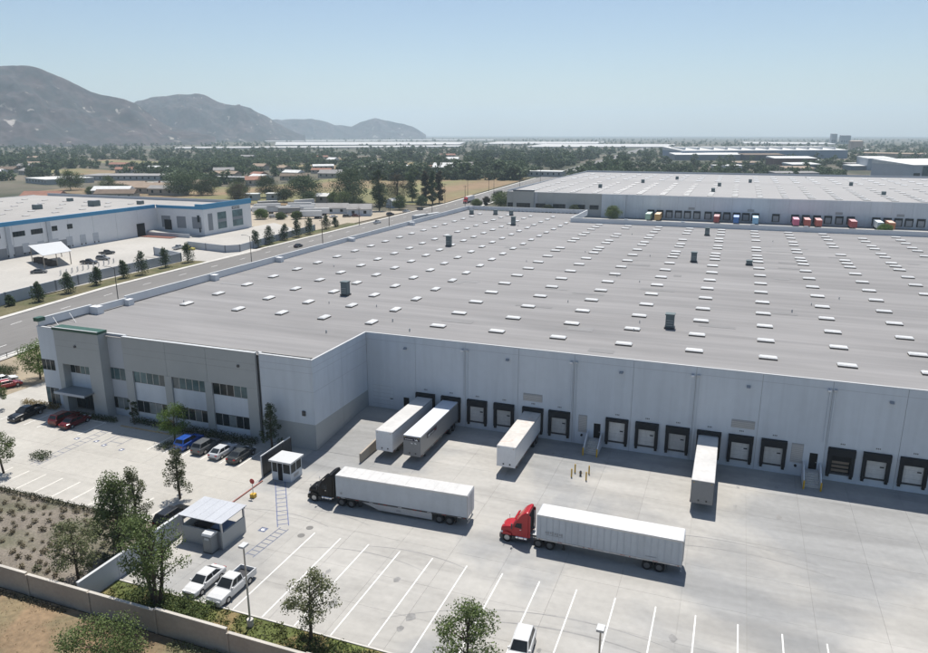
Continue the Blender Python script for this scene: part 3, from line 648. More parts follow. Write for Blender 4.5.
def tractor(t, pm, k=1.0, dx=0.0):
    """high-roofed day-cab tractor ahead of the trailer nose (towards -x); k stretches its length"""
    n0 = len(COL.objects)
    for s in (-1, 1): box('chassis_rail', DSTEEL, t, -3.5*k, 2.6, s*.40-.06, s*.40+.06, .78, 1.02)
    def hx(x, w, z0, z1): return [(x*k, y, z) for y, z in ((w*.95, z0), (w, z0+.25), (w*.97, z1-.24), (w*.90, z1-.08), (w*.62, z1), (-w*.62, z1), (-w*.90, z1-.08), (-w*.97, z1-.24), (-w, z0+.25), (-w*.95, z0))]
    hood = MB().loft([hx(-3.86, .78, .66, 1.36), hx(-3.78, .90, .60, 1.55), hx(-3.55, 1.0, .58, 1.74), hx(-3.1, 1.07, .95, 1.88), hx(-2.5, 1.10, .95, 2.0), hx(-2.3, 1.10, .80, 2.03)]).build('hood', pm, t)
    box('grille', CHROME if pm.name.startswith('red') else DSTEEL, hood, -3.90*k, -3.80*k, -.46, .46, .74, 1.30)
    for i in range(5): box('grille_bar', DSTEEL, hood, -3.92*k, -3.905*k, -.44, .44, .80+i*.1, .83+i*.1)
    for s in (-1, 1): MB().loft([[(x*k, s*.84+dy, z) for dy, z in ((-.15, .92), (.15, .92), (.15, zt), (-.15, zt))] for x, zt in ((-3.83, 1.08), (-3.55, 1.18))]).build('headlight', LAMPW, hood)
    MB().loft([[(x*k, y, z) for y, z in ((-w, z0), (w, z0), (w, z1), (-w, z1))] for x, w, z0, z1 in ((-4.02, .78, .36, .66), (-3.92, 1.05, .33, .74), (-3.62, 1.16, .33, .78), (-3.5, 1.16, .33, .78))]).build('front_bumper', pm if not pm.name.startswith('red') else DSTEEL, t)
    prof = [(-2.42, .85), (-2.38, 1.98), (-1.92, 2.78), (-1.72, 2.98), (-1.50, 3.32), (-1.22, 3.63), (-.92, 3.86), (-.64, 3.99), (-.50, 3.98), (-.42, 3.86), (-.42, .85)]
    cx, cz = -1.3, 2.0
    def pr(q, y): return [((cx+(x-cx)*q)*k, y, cz+(z-cz)*q) for x, z in prof]
    cab = MB().loft([pr(.90, -1.18), pr(.965, -1.14), pr(.995, -1.0), pr(1, -.8), pr(1, .8), pr(.995, 1.0), pr(.965, 1.14), pr(.90, 1.18)]).build('cab', pm, t)
    w = .95
    A, B = (-2.40*k, 2.00), (-1.93*k, 2.80); d = Vector((B[0]-A[0], 0, B[1]-A[1])); nn_ = Vector((-d.z, 0, d.x)).normalized()*.03
    P = [Vector((A[0], -w, A[1])), Vector((A[0], w, A[1])), Vector((B[0], w*.93, B[1])), Vector((B[0], -w*.93, B[1]))]
    ws = MB().quad(*[p + nn_ + d*.06*(1 if i < 2 else -.6) for i, p in enumerate(P)]).build('windscreen', CARGLASS, cab, fix=False)
    MB().loft([[(B[0]-.28, y, 2.86), (B[0]-.05, y, 2.98), (B[0]+.0, y, 2.90)] for y in (-.95, .95)]).build('sun_visor', pm, cab)
    for i in range(5): box('roof_marker', YELLOW, cab, (-1.60)*k-.04, (-1.60)*k+.04, -.7+i*.35-.05, -.7+i*.35+.05, 3.10, 3.16)
    for s in (-1, 1):
        MB().prism([(-2.10*k, 1.98), (-1.85*k, 2.52), (-1.22*k, 2.58), (-1.22*k, 1.92)], 'y', s*1.186-.006, s*1.186+.006).build('side_window', CARGLASS, cab)
        box('door_seam', DSTEEL, cab, -1.16*k-.012, -1.16*k+.012, s*1.186-.004, s*1.186+.004, 1.0, 2.65)
        box('door_handle', CHROME, cab, -1.35*k-.08, -1.35*k+.08, s*1.20-.015, s*1.20+.015, 1.72, 1.77)
        MB().prism([(-.41*k, .95), (-.41*k, 3.70), (-.18, 3.50), (-.18, .95)], 'y', s*1.12-.02, s*1.12+.02).build('side_extender', pm, t)
        MB().cyl((-1.95*k, s*.88, .66), .29, 1.35*k, 'x', 14).build('fuel_tank', CHROME, t)
        for q in (-1.65, -1.0): MB().cyl((q*k, s*.88, .66), .305, .06, 'x', 14).build('tank_strap', DSTEEL, t)
        box('cab_step', DSTEEL, t, -2.4*k, -2.05*k, s*1.02-.12, s*1.02+.12, .36, .8)
        mr = MB().tube([(-2.15*k, s*1.1, 2.25), (-2.3*k, s*1.42, 2.3)], .03, 5).build('mirror_arm', DSTEEL, t); box('mirror', DSTEEL, mr, -2.40*k, -2.28*k, s*1.45-.1, s*1.45+.1, 1.9, 2.5)
        hm = MB().tube([(-3.3*k, s*.95, 1.75), (-3.35*k, s*1.12, 2.1)], .02, 5).build('hood_mirror_arm', DSTEEL, t); MB().cyl((-3.40*k, s*1.12, 2.15), .1, .05, 'x', 8).build('hood_mirror', CHROME, hm)
        wheel(t, -2.98*k, s*1.0, .52, .34, s)
        for x in (.75, 2.05): wheel(t, x, s*.92, .52, .56, s, paint('dull_rim', (.10, .10, .10), .6))  # rear rims get the same shade-darkened colour
        MB().prism([(-3.58*k, .90), (-3.42*k, 1.16), (-2.98*k, 1.28), (-2.55*k, 1.16), (-2.38*k, .90)], 'y', s*1.05-.15, s*1.05+.13).build('fender', pm, t)
        MB().cyl((-.25, s*.75, 1.0), .075, 2.4, n=8).build('exhaust_stack', CHROME, t) if s > 0 and pm.name.startswith('red') else None
    box('deck_plate', STEEL, t, -.38, .55, -.5, .5, 1.03, 1.06)
    MB().cyl((1.3, 0, 1.03), .5, .10, n=14).build('fifth_wheel', DSTEEL, t)
    for y in (-.2, .05, .25): MB().tube([(-.42*k, y, 1.7), (-.25, y, 1.35), (-.07, y, 1.6)], .025, 5).build('air_line', [TAIL, RUBBER, BLUETRIM][int((y+.3)*4) % 3], t)
    box('cab_back', RUBBER, cab, -.415*k, -.385*k, -1.02, 1.02, 1.0, 3.6)
    for o in list(COL.objects)[n0:]:
        if o.parent == t: o.location.x += dx

TRW = paint('trailer_white', (.68, .69, .70), .4); TRW2 = mat('trailer_side_pale', (.48, .51, .54), .4, .04, .3, 2, .03, streak=.08, sstretch=(.8, .8, .1))
TRROOF = mat('trailer_roof', (.54, .53, .51), .5, .08, .4, 2, .06); TRGREY = paint('trailer_silver', (.21, .215, .22), .4)
TRROOFR = mat('trailer_roof_stained', (.54, .51, .47), .6, .08, .5, 2, .08, col2=(.50, .36, .28), c2scale=.35, c2lo=.6, c2hi=.72)
BANNER = paint('dark_banner', (.03, .03, .045), .5)
BLACKP = paint('black_truck_paint', (.006, .006, .007), .35, spec=.25); REDP = paint('red_truck_paint', (.40, .012, .018), .28)
tA = thing('semi_truck', 'black semi truck pulling a long white trailer with side skirts', 'truck', (10.69, -27.32, 0), 0.044)
tractor(tA, BLACKP, 1.02, -.15); trailer(tA, 16.7, 2.6, TRW2, TRROOF, skirt=True)
box('side_mark', LOUVRE, tA, .55, .8, -1.34, -1.331, 1.7, 1.95); box('side_mark', LOUVRE, tA, 7.9, 8.5, -1.33, -1.3265, .62, .86)
tB = thing('semi_truck', 'red semi truck pulling a white ribbed trailer', 'truck', (36.03, -27.77, 0), 0.002)
tractor(tB, REDP, 0.95, -.62); trailer(tB, 15.2, 2.6, TRW2, mat('trailer_roof_white', (.60, .595, .58), .5, .08, .4), ribs=True)
for k, (x, z, h) in enumerate(((.95, 2.05, .22), (1.18, 2.0, .3), (1.45, 2.1, .18), (1.68, 1.95, .42), (1.95, 2.02, .25), (2.2, 1.88, .4), (2.45, 2.05, .2), (2.68, 2.0, .3))):
    box('lettering', LOUVRE, tB, x, x+.16, -1.345, -1.338, z, z+h)
box('lettering', LOUVRE, tB, .95, 2.9, -1.345, -1.338, 1.86, 1.9); box('lettering', LOUVRE, tB, 11.6, 12.7, -1.345, -1.338, 1.62, 1.68)
for y in (-26.9, ): pass
def docked(label, x, L, skin, roofm, front=None, group='trailers backed up to the docks'):
    t = thing('semi_trailer', label, 'trailer', (x, -L-.08, 0), math.pi/2, group)
    trailer(t, L, 2.59, skin, roofm, front, bows=False); return t
docked('plain white trailer backed into the leftmost dock beside the ramp wall', 10.2, 14.45, TRW, TRROOF)
t2 = docked('silver grey trailer with dark banner across its nose', 14.5, 14.6, TRGREY, mat('trailer_roof_cool', (.62, .65, .70), .5, .04, .4), TRGREY)
bn = box('nose_banner', BANNER, t2, -.075, -.0625, -1.18, 1.18, 3.38, 3.88)
MB().prism([(-.95, 3.48), (-.75, 3.74), (-.62, 3.56), (-.40, 3.78), (-.52, 3.48)], 'x', -.09, -.077).build('banner_emblem', LAMPW, t2)
for k in range(5): box('banner_lettering', LAMPW, t2, -.082, -.077, -.15+k*.24, .02+k*.24, 3.52, 3.60)
for y in (-.7, -.15): MB().prism([(y, 2.92), (y+.3, 3.05), (y+.32, 3.12), (y+.05, 3.1)], 'x', -.075, -.063).build('nose_emblem', LAMPW, t2)
sb = box('side_banner', BANNER, t2, 2.2, 5.6, -1.34, -1.327, 3.05, 3.68)
MB().prism([(2.5, 3.15), (2.75, 3.5), (2.95, 3.3), (3.3, 3.58), (3.1, 3.2)], 'y', -1.356, -1.342).build('banner_emblem', LAMPW, t2)
for k in range(6): box('banner_lettering', TAIL if k > 3 else LAMPW, t2, 3.5+k*.32, 3.74+k*.32, -1.348, -1.342, 3.22, 3.34)
docked('older white trailer with rust-stained roof standing alone at the docks', 27.6, 13.3, TRW, TRROOFR)
docked('white-roofed trailer with grey nose at the right-hand docks', 52.45, 14.55, TRGREY, TRROOF, TRGREY)

# ------------------------------------------------------------------ yard furniture
# guard booth
gb = thing('guard_booth', 'small white guard booth with windows beside the black gate', 'booth', (0.62, -24.1, 0), 0.0)
box('base_wall', WHITE, gb, -1.45, 1.45, -1.3, 1.3, 0, 1.15)
for x in (-1.40, -.55, .25, 1.40):
    box('corner_post', WHITE, gb, x-.05, x+.05, -1.29, -1.19, 1.15, 2.6)
for x in (-1.4, 1.4): box('corner_post', WHITE, gb, x-.05, x+.05, 1.19, 1.29, 1.15, 2.6)
box('corner_post', WHITE, gb, 1.35, 1.45, -.05, .05, 1.15, 2.6)
for x0, x1 in ((-1.34, -.61), (.31, 1.34)): box('window', GLASS, gb, x0, x1, -1.26, -1.22, 1.16, 2.58)
box('door', DARK, gb, -.49, .19, -1.318, -1.20, .05, 2.5)
for y0, y1 in ((-1.18, -.06), (.06, 1.18)): box('window', GLASS, gb, 1.38, 1.42, y0, y1, 1.16, 2.58)
box('window', GLASS, gb, -1.42, -1.38, -1.18, 1.18, 1.16, 2.58); box('back_wall', WHITE, gb, -1.34, 1.34, 1.2, 1.28, 1.16, 2.6)
box('roof', COPING, gb, -1.7, 1.7, -1.55, 1.55, 2.61, 2.85)
box('notice', LOUVRE, gb, 1.452, 1.462, -.6, .5, .45, .85)
# sliding screen gate
gt = thing('sliding_gate', 'tall black screen gate with pale frame beside guard booth', 'gate', (-2.35, -25.4, 0))
for k in range(7): box('gate_panel', DSTEEL, gt, -.03, .03, .08+k*.93, .97+k*.93, .15, 2.95)
box('gate_rail', COPING, gt, -.07, .07, 0, 6.65, 2.96, 3.1); box('gate_rail', DSTEEL, gt, -.05, .05, 0, 6.65, .05, .14)
box('gate_post', COPING, gt, -.08, .08, -.12, -.005, 0, 3.1); box('gate_post', DSTEEL, gt, -.08, .08, 6.66, 6.8, 0, 3.1)
for y in (.8, 5.8): MB().cyl((-.05, y, .07), .07, .1, 'x', 8).build('gate_roller', DSTEEL, gt)
ba = thing('stop_sign', 'red stop sign on a yellow base beside the guard booth', 'sign', (-.15, -30.4, 0))
box('base', YELLOW, ba, -.3, .3, -.3, .3, 0, .5); MB().cyl((0, 0, .5), .05, 1.7, n=8).build('post', STEEL, ba); MB().cyl((0, -.05, 2.2), .36, .04, 'y', 8).build('sign_plate', RED_C, ba)
# bin enclosure
be = thing('bin_enclosure', 'grey block bin enclosure under a pale panelled roof', 'enclosure', (1.3, -39.4, 0))
box('enclosure_wall', GREY, be, -2.75, 2.55, -2.05, -1.85, 0, 1.95); box('enclosure_wall', GREY, be, 2.55, 2.75, -2.05, 1.95, 0, 1.95)
box('enclosure_wall', GREY, be, -2.75, -2.55, -1.84, 1.95, 0, 1.95)
for x, y in ((-2.6, -1.95), (2.65, -1.95), (-2.6, 1.85), (2.65, 1.85)): box('roof_post', STEEL, be, x-.09, x+.09, y-.09, y+.09, 1.951, 3.15)
box('corner_post', DGREY, be, 2.25, 2.54, -2.12, -2.052, 0, 2.2)
for k in range(5): box('roof_panel', mat('panel_roof', (.44, .455, .48), .5, .04, .5, rnd=.04), be, -2.95+k*1.18, -2.95+k*1.18+1.16, -2.2, 2.2, 3.2, 3.28)
box('roof_beam', DSTEEL, be, -2.9, 2.9, -2.02, -1.9, 3.06, 3.19); box('roof_beam', DSTEEL, be, -2.9, 2.9, 1.78, 1.9, 3.06, 3.19)
for k, x in enumerate((-1.2, 1.1)):
    d = thing('dumpster', ['dark dumpster on the left inside the bin enclosure', 'blue-lidded dumpster on the right inside the bin enclosure'][k], 'dumpster', (1.3+x, -39.2, 0))
    MB().prism([(-.75, .15), (.75, .15), (.9, 1.4), (-.9, 1.4)], 'x', -.95, .95).build('bin_body', DSTEEL, d)
    MB().prism([(-.92, 1.41), (.92, 1.55), (.92, 1.60), (-.92, 1.46)], 'x', -.98, .98).build('bin_lid', [RUBBER, paint('blue_lid', (.06, .12, .24), .5)][k], d)
    for sx in (-.8, .8):
        for sy in (-.6, .6): MB().cyl((sx-.04, sy, .09), .09, .08, 'x', 8).build('castor', RUBBER, d)
pt = thing('portable_toilet', 'grey portable toilet with pale roof against the bin enclosure', 'toilet', (2.95, -42.05, 0))
box('cabin', mat('toilet_grey', (.20, .215, .22), .6), pt, -.55, .55, -.55, .55, .08, 2.05); box('base', DSTEEL, pt, -.6, .6, -.6, .6, 0, .075)
MB().prism([(-.62, 2.06), (.62, 2.06), (.5, 2.28), (0, 2.38), (-.5, 2.28)], 'x', -.62, .62).build('roof', COPING, pt)
box('door', MATS['toilet_grey'], pt, -.42, .42, -.575, -.552, .15, 1.95); box('vent_panel', LGREY, pt, -.3, .3, -.59, -.577, 1.6, 1.85)
# lamp posts
def lamp_post(label, x, y, h=8.4):
    t = thing('lamp_post', label, 'street lamp', (x, y, 0), 0, 'car park lamp posts')
    MB().cyl((0, 0, 0), .30, .75, n=14).build('footing', KERB, t); MB().cyl((0, 0, .75), .095, h-.9, n=8, r2=.075).build('pole', STEEL, t)
    hd = box('lamp_head', COPING, t, -.28, .28, -.38, .38, h-.12, h+.08); box('lens', LAMPW, hd, -.2, .2, -.3, .3, h-.14, h-.122)
    box('arm', STEEL, t, -.05, .05, -.05, .05, h-.3, h-.125)
lamp_post('tall grey lamp post in the grass beside the white pickup', 14.65, -50.95)
lamp_post('grey lamp post at the bottom edge of the truck court', 46.6, -50.9)
# hydrant guards
for k, (x, y) in enumerate(((35.95, -10.95), (36.1, -9.45), (37.95, -11.2), (37.95, -9.25))):
    t = thing('bollard', ['yellow bollard, front left of the four around the hydrant', 'yellow bollard, back left of the four around the hydrant', 'yellow bollard, front right of the four around the hydrant', 'yellow bollard, back right of the four around the hydrant'][k], 'bollard', (x, y, 0), 0, 'bollards around the hydrant')
    MB().cyl((0, 0, 0), .10, 1.15, n=10).build('post', YELLOW, t); MB().cyl((0, 0, 1.15), .10, .06, n=10, r2=.04).build('cap', YELLOW, t)
hy = thing('fire_hydrant', 'dark fire hydrant between four yellow bollards', 'hydrant', (37.0, -10.2, 0))
MB().cyl((0, 0, 0), .14, .6, n=10).build('barrel', DSTEEL, hy); MB().cyl((0, 0, .6), .17, .16, n=10, r2=.06).build('bonnet', DSTEEL, hy); MB().cyl((-.22, 0, .45), .07, .44, 'x', 8).build('nozzle', YELLOW, hy)
for k, (x, y) in enumerate(((10.4, -34.2), (10.4, -35.95))):
    tag(MB().cyl((x, y, .006), .42, .012, n=20).build('manhole_cover', mat('manhole_iron', (.17, .165, .155), .8), None), ['round manhole cover farther from camera at first parking line', 'round manhole cover nearer the camera at first parking line'][k], 'manhole cover', 'manhole covers')
# perimeter walls: panels between piers
bw = thing('block_wall', 'long tan block wall along the dirt lot', 'wall', (0, -54.6, 0))
x = -96.0; k = 0
while x < 60:
    h = 2.2 + (0.22 if (k % 3 == 1) else 0.0) - (0.12 if k % 4 == 2 else 0)
    box('wall_section', BLOCK, bw, x, x+7.7, -.12, .12, -.1, h); box('wall_cap', mat('wall_cap', (.46, .43, .38)), bw, x-.02, x+7.72, -.15, .15, h+.004, h+.10)
    box('wall_pier', BLOCK, bw, x-.24, x+.0-.004, -.2, .2, -.1, h+.05)
    x += 7.95; k += 1
rw = thing('retaining_wall', 'pale grey wall between the shrub bed and bin enclosure', 'wall', (-2.55, -54.2, 0))
for k in range(3): box('wall_section', LGREY, rw, -.11, .11, .02+k*4.7, 4.68+k*4.7, 0, 2.45)
box('wall_cap', COPING, rw, -.16, .16, 0, 14.1, 2.454, 2.54)
rl = thing('railing', 'low dark rail fence between the road and the office corner', 'fence', (-83.0, 0, 0))
for k in range(30): box('fence_post', DSTEEL, rl, -.05, .05, -40+k*2.4, -39.9+k*2.4, 0, 1.1)
for z in (.5, 1.02): box('fence_rail', DSTEEL, rl, -.03, .03, -40, 30, z, z+.06)

# ------------------------------------------------------------------ the second warehouse behind
w2 = thing('warehouse', 'second pale warehouse behind, with coloured trailers at its docks', 'warehouse')
H2 = 12.4; Y2 = 300.0
def V(name, m, *b): return box(name, m, w2, *b)
V('wall_core', JOINT, -69.5, 300, Y2+1.3, Y2+1.6, 0, H2-.2)
V('wall_core', JOINT, -69.8, -69.4, Y2+1.3, 530, 0, H2-.2)
for k in range(6): V('wall_panel', GREY if k not in (1,) else LGREY, -70+k*9.0+.03, -70+(k+1)*9.0-.03, Y2+.5, Y2+.8, 0, H2)
V('wall_panel', LGREY, -70.0, -69.75, Y2+.81, 530, 0, H2)
V('entrance_tower', GREY, -66, -54, Y2-.4, Y2+.49, 0, H2+.5); V('green_cap', mat('navy_trim', (.03, .05, .075)), -66.3, -53.7, Y2-.6, Y2+.5, H2+.51, H2+1.1)
for x0, x1 in ((-69.5, -66.4), (-64, -56), (-53, -47.5), (-43, -36), (-32, -25), (-22.5, -17.5)):
    yy = Y2-.42 if -66 < x0 < -54.5 else Y2+.48
    fr = box('window', DSTEEL, w2, x0, x1, yy-.05, yy, 3.9, 6.3); n = max(2, int((x1-x0)/1.6))
    for i in range(n): box('pane', GLASS, fr, x0+.1+i*(x1-x0-.1)/n, x0+(i+1)*(x1-x0-.1)/n, yy-.08, yy-.052, 4.0, 6.2)
V('wall_panel', WHITE, -15.9, -3.0, Y2-.2, Y2+.3, 0, H2); V('return_wall', WHITE, -3.3, -3.01, Y2+.31, Y2+1.6, 0, H2)
for k in range(28): V('wall_panel', WHITE, -3+k*9.0+.03, -3+(k+1)*9.0-.03, Y2+1.0, Y2+1.25, 0, H2)
V('coping', COPING, -70.05, 300, Y2+.9, Y2+1.7, H2+.21, H2+.3); V('coping', COPING, -70.05, -16, Y2+.4, Y2+.89, H2+.01, H2+.1); V('coping', COPING, -16, -2.9, Y2-.25, Y2+.89, H2+.01, H2+.12)
V('parapet', LGREY, -70, -69.6, Y2+2, 530, H2+.02, H2+1.0); V('parapet', LGREY, -70, 300, 530.01, 530.5, 0, H2+1.4)
rf2 = MB().quad((-69.6, Y2+1, H2-.1), (300, Y2+1, H2-.1), (300, 415, H2+.7), (-69.6, 415, H2+.7)).quad((-69.6, 415, H2+.7), (300, 415, H2+.7), (300, 530, H2), (-69.6, 530, H2)).build('roof', ROOFW2, w2)
SKM2 = skylight_mesh('skylight_long', SKYL)
def rz2(y): return float(np.interp(y, [301, 415, 530], [H2-.1, H2+.7, H2]))
for i in range(24):
    for y in (308, 314, 321, 329, 338, 348, 360, 374, 390):
        inst('skylight', SKM2, rf2, (-58+i*12.2, y, rz2(y)), 0, (1.3, 1.2, 1))
    [inst('skylight', SKM2, rf2, (-58+i*12.2, yy_, rz2(yy_)), 0, (1.4, 4, 1.0)) for yy_ in (425, 445, 468, 495)]
for x, y in ((-25, 345), (-6, 395), (40, 335), (42, 380), (60, 420), (118, 410), (125, 340), (12, 440)):
    o = box('rooftop_unit', UNITG, rf2, -1, 1, -1, 1, 0, 2.2); o.location = (x, y, rz2(y))
TCOL = {10.5: (.28, .42, .33), 15.2: (.50, .30, .10), 44.2: (.30, .05, .05), 53.5: (.05, .16, .42), 62.5: (.22, .42, .60), 81: (.48, .10, .18), 86: (.36, .08, .06), 91: (.36, .08, .06), 106: (.30, .05, .05), 117: (.45, .50, .52), 121.8: (.55, .20, .08)}
TNAME = {10.5: 'pale green', 15.2: 'orange-tan', 44.2: 'dark red, left of the blue', 53.5: 'deep blue', 62.5: 'light blue', 81: 'pink-red', 86: 'brick red, left of its twin', 91: 'brick red, right of its twin', 106: 'dark red, rightmost of the reds', 117: 'white and grey', 121.8: 'bright orange'}
for x in (10.5, 15.2, 20, 24.7, 29.3, 34, 42.8-3.2, 44.2, 48.8, 53.5, 58, 62.5, 76.2-4, 81, 86, 91, 96, 101, 106, 117, 121.8, 126.5, 131, 136, 141, 150, 155, 160):
    e = bpy.data.objects.new('dock_door', None); COL.objects.link(e); e.parent = w2; e.location = (x, Y2+1.0, 0)
    box('shelter', RUBBER, e, -1.75, 1.75, -.5, -.01, 1.0, 4.9); box('door_leaf', LOUVRE if x not in TCOL else DARK, e, -1.25, 1.25, -.55, -.505, 1.2, 3.9)
    if x in TCOL:
        t = thing('semi_trailer', TNAME[x] + ' trailer at the second warehouse docks', 'trailer', (x, Y2-13.0, 0), math.pi/2, 'trailers at the far docks')
        pm = paint('far_trailer_%d' % int(x), TCOL[x], .5)
        b = box('box_body', pm, t, 0, 13.4, -1.3, 1.3, 1.1, 4.0)
        box('roof', mat('far_trailer_roof_%d' % int(x), tuple(min(.8, .35+c*.9) for c in TCOL[x]), .6), t, .02, 13.4, -1.28, 1.28, 4.0, 4.04)
        box('subframe', DSTEEL, t, .4, 13, -.5, .5, .8, 1.09)
        for s in (-1, 1):
            box('landing_leg', DSTEEL, t, 2.7, 2.9, s*.6-.08, s*.6+.08, 0, .8)
            for xx in (10.0, 11.3): wheel(t, xx, s*1.0, .52, .55, s)
for x in (29.5, 58.5, 99, 125.5, 150): V('louvre_vent', LOUVRE, x, x+3.2, Y2+.93, Y2+.995, 5.6, 6.8)

# ------------------------------------------------------------------ blue-trimmed building across the road
bb = thing('distribution_building', 'white building with blue roof trim across the road', 'building')
HB = 11.6
def U(name, m, *b): return box(name, m, bb, *b)
XF = -194.0
for k in range(-2, 9):
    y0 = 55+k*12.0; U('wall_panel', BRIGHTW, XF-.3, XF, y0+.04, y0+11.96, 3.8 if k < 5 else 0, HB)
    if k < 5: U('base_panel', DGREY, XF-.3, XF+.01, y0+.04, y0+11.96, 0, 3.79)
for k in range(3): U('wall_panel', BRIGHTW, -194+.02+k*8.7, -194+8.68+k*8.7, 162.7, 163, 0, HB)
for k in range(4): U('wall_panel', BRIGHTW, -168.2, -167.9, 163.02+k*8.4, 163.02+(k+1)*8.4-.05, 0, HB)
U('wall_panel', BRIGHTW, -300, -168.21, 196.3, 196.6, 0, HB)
for i in range(3):
    U('grey_panel', DGREY, -191.5+i*8.6, -186.5+i*8.6, 162.6, 162.69, 3.0, 8.2)
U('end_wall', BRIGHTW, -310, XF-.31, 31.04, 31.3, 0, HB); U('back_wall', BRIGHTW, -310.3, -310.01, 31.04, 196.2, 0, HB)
U('blue_trim', BLUETRIM, -310, XF-.51, 30.9, 31.3, HB+.004, HB+1.5)
U('blue_trim', BLUETRIM, XF-.5, XF+.1, 31, 162, HB+.004, HB+1.5); U('blue_trim', BLUETRIM, XF+.11, -172, 162.5, 163, HB+.004, HB+1.3)
U('blue_trim', BLUETRIM, -172, -167.7, 162.4, 163, HB+.004, HB+2.3); U('blue_trim', BLUETRIM, -168.3, -167.7, 163.01, 197, HB+.004, HB+2.3)
U('coping', COPING, XF-.9, XF-.51, 31.4, 162, HB+.6, HB+1.55)
U('parapet', LGREY, -300, -168.4, 196, 196.29, HB-.5, HB+1.2)
rfb = MB().quad((-310, 31.3, HB-.2), (XF-.3, 31.3, HB-.2), (XF-.3, 163, HB-.2), (-310, 163, HB-.2)).quad((-310, 163.0, HB-.2), (-168.3, 163.0, HB-.2), (-168.3, 196.2, HB-.2), (-310, 196.2, HB-.2)).build('roof', ROOFB, bb, fix=False)
SKMB = skylight_mesh('skylight_flat', mat('skylight_grey', (.40, .40, .40), .5))
for i in range(7):
    for j in range(9): inst('skylight', SKMB, rfb, (-290+i*14, 62+j*14, HB-.2), 1.57, (1.2, 1, .8))
for x, y, s in ((-268, 118, 2.6), (-240, 140, 1.5), (-228, 160, 1.9), (-215, 175, 1.2), (-250, 110, 1.0), (-260, 175, 1.1), (-285, 150, 1.8)):
    o = box('rooftop_unit', UNITG, rfb, -s, s, -s, s, 0, s*1.3); o.location = (x, y, HB-.2); box('unit_cap', LOUVRE, o, -s*.9, s*.9, -s*.9, s*.9, s*1.3, s*1.45)
for y0, y1, z in ((84, 86.2, 7.6), (91, 96, 7.4), (98.5, 103.5, 7.4), (107.5, 110, 7.6), (114.5, 117, 7.6), (77, 80, 7.6), (66, 71, 7.6)):
    fr = U('window', DSTEEL, XF+.005, XF+.06, y0, y1, z, z+1.9); n = max(2, int((y1-y0)/1.2))
    for i in range(n): box('pane', GLASS, fr, XF+.062, XF+.08, y0+.1+i*(y1-y0-.1)/n, y0+(i+1)*(y1-y0-.1)/n, z+.1, z+1.8)
for y in (89, 106): U('pilaster', LGREY, XF+.02, XF+.5, y-.8, y+.8, 0, HB-.1)
for k in range(9):
    d = U('dock_door', LGREY, XF+.02, XF+.07, 75+k*6.4, 77.8+k*6.4, 1.2, 4.6); box('door_seam', LOUVRE, d, XF+.072, XF+.08, 75.1+k*6.4, 77.7+k*6.4, 2.8, 2.86)
    for yy in (75.2, 77.2): box('dock_bumper', RUBBER, d, XF+.072, XF+.25, yy+k*6.4, yy+.4+k*6.4, .6, 1.1)
U('door_opening', DARK, XF+.01, XF+.2, 150, 154.5, 0, 5.6); U('door_opening', DARK, -190.5+.5, -186, 162.55, 162.59, 2.0, 6.5)
mb = MB().prism([(XF+.3, 0), (XF+.3, 2.0), (-170, .2), (-170, 0)], 'y', 155.5, 161).build('ramp', YARD, bb)
U('ramp_wall', LGREY, XF+.3, -170, 155.0, 155.4, 0, 1.6); U('ramp_floor', mat('brick_red_ramp', (.18, .075, .055)), XF+.3, -176, 150, 154.9, .13, .18)
for k, (y0, y1, m) in enumerate(((165.5, 168.5, DGREY), (172, 178, GLASST), (182.5, 190, GLASST))):
    U('grey_panel' if m is DGREY else 'window', m, -167.89, -167.82, y0, y1, 2.0, 9.5)
    if m is not DGREY: U('spandrel', DGREY, -167.81, -167.76, y0, y1, 5.0, 6.4)
U('window', GLASS, -171.2, -170.0, 162.35, 162.39, 6.0, 9.0); U('sign_panel', DSTEEL, -167.88, -167.8, 182.5, 188, 10.0, 11.2)
for k in range(5): U('sign_lettering', LAMPW, -167.79, -167.75, 183+k*1.0, 183.6+k*1.0, 10.4, 10.9)
U('side_door', DARK, -170.5, -169.8, 162.33, 162.38, 1.5, 3.5)
cnp = thing('yard_canopy', 'white flat canopy shelter standing in the left yard', 'canopy', (-174, 88, 0))
MB().quad((11.5, -11.5, 4.6), (11.5, 0, 4.6), (-6, 11, 5.6), (-8, -1, 5.6)).quad((11.5, -11.5, 4.5), (-8, -1, 5.5), (-6, 11, 5.5), (11.5, 0, 4.5)).build('canopy_top', COPING, cnp, fix=False)
for x, y in ((11, -11), (11, -6), (11, -.5), (-7, -1), (-5.5, 10)): MB().cyl((x, y, 0), .15, 4.5, n=8).build('post', BLOCK, cnp)
for k in range(4): box('storage_rack', WOOD, cnp, -4+k*3.6, -1.5+k*3.6, -5+k*-1.2+2, -3+k*-1.2+2, 0, 1.8)
struct(sheet('yard', YARD, [(-194, 10), (-124.5, 12), (-128.5, 36), (-131, 128), (-131, 162), (-194, 162)], -0.02))
struct(sheet('yard', YARD, [(-168, 120), (-126, 126), (-133, 190), (-168, 215)], -0.01))
yw = thing('yard_wall', 'long grey wall screening the left yard from the road', 'wall')
pts = [(-118.5, -20), (-124.2, 12), (-128.2, 36), (-131.5, 70), (-131.2, 106)]
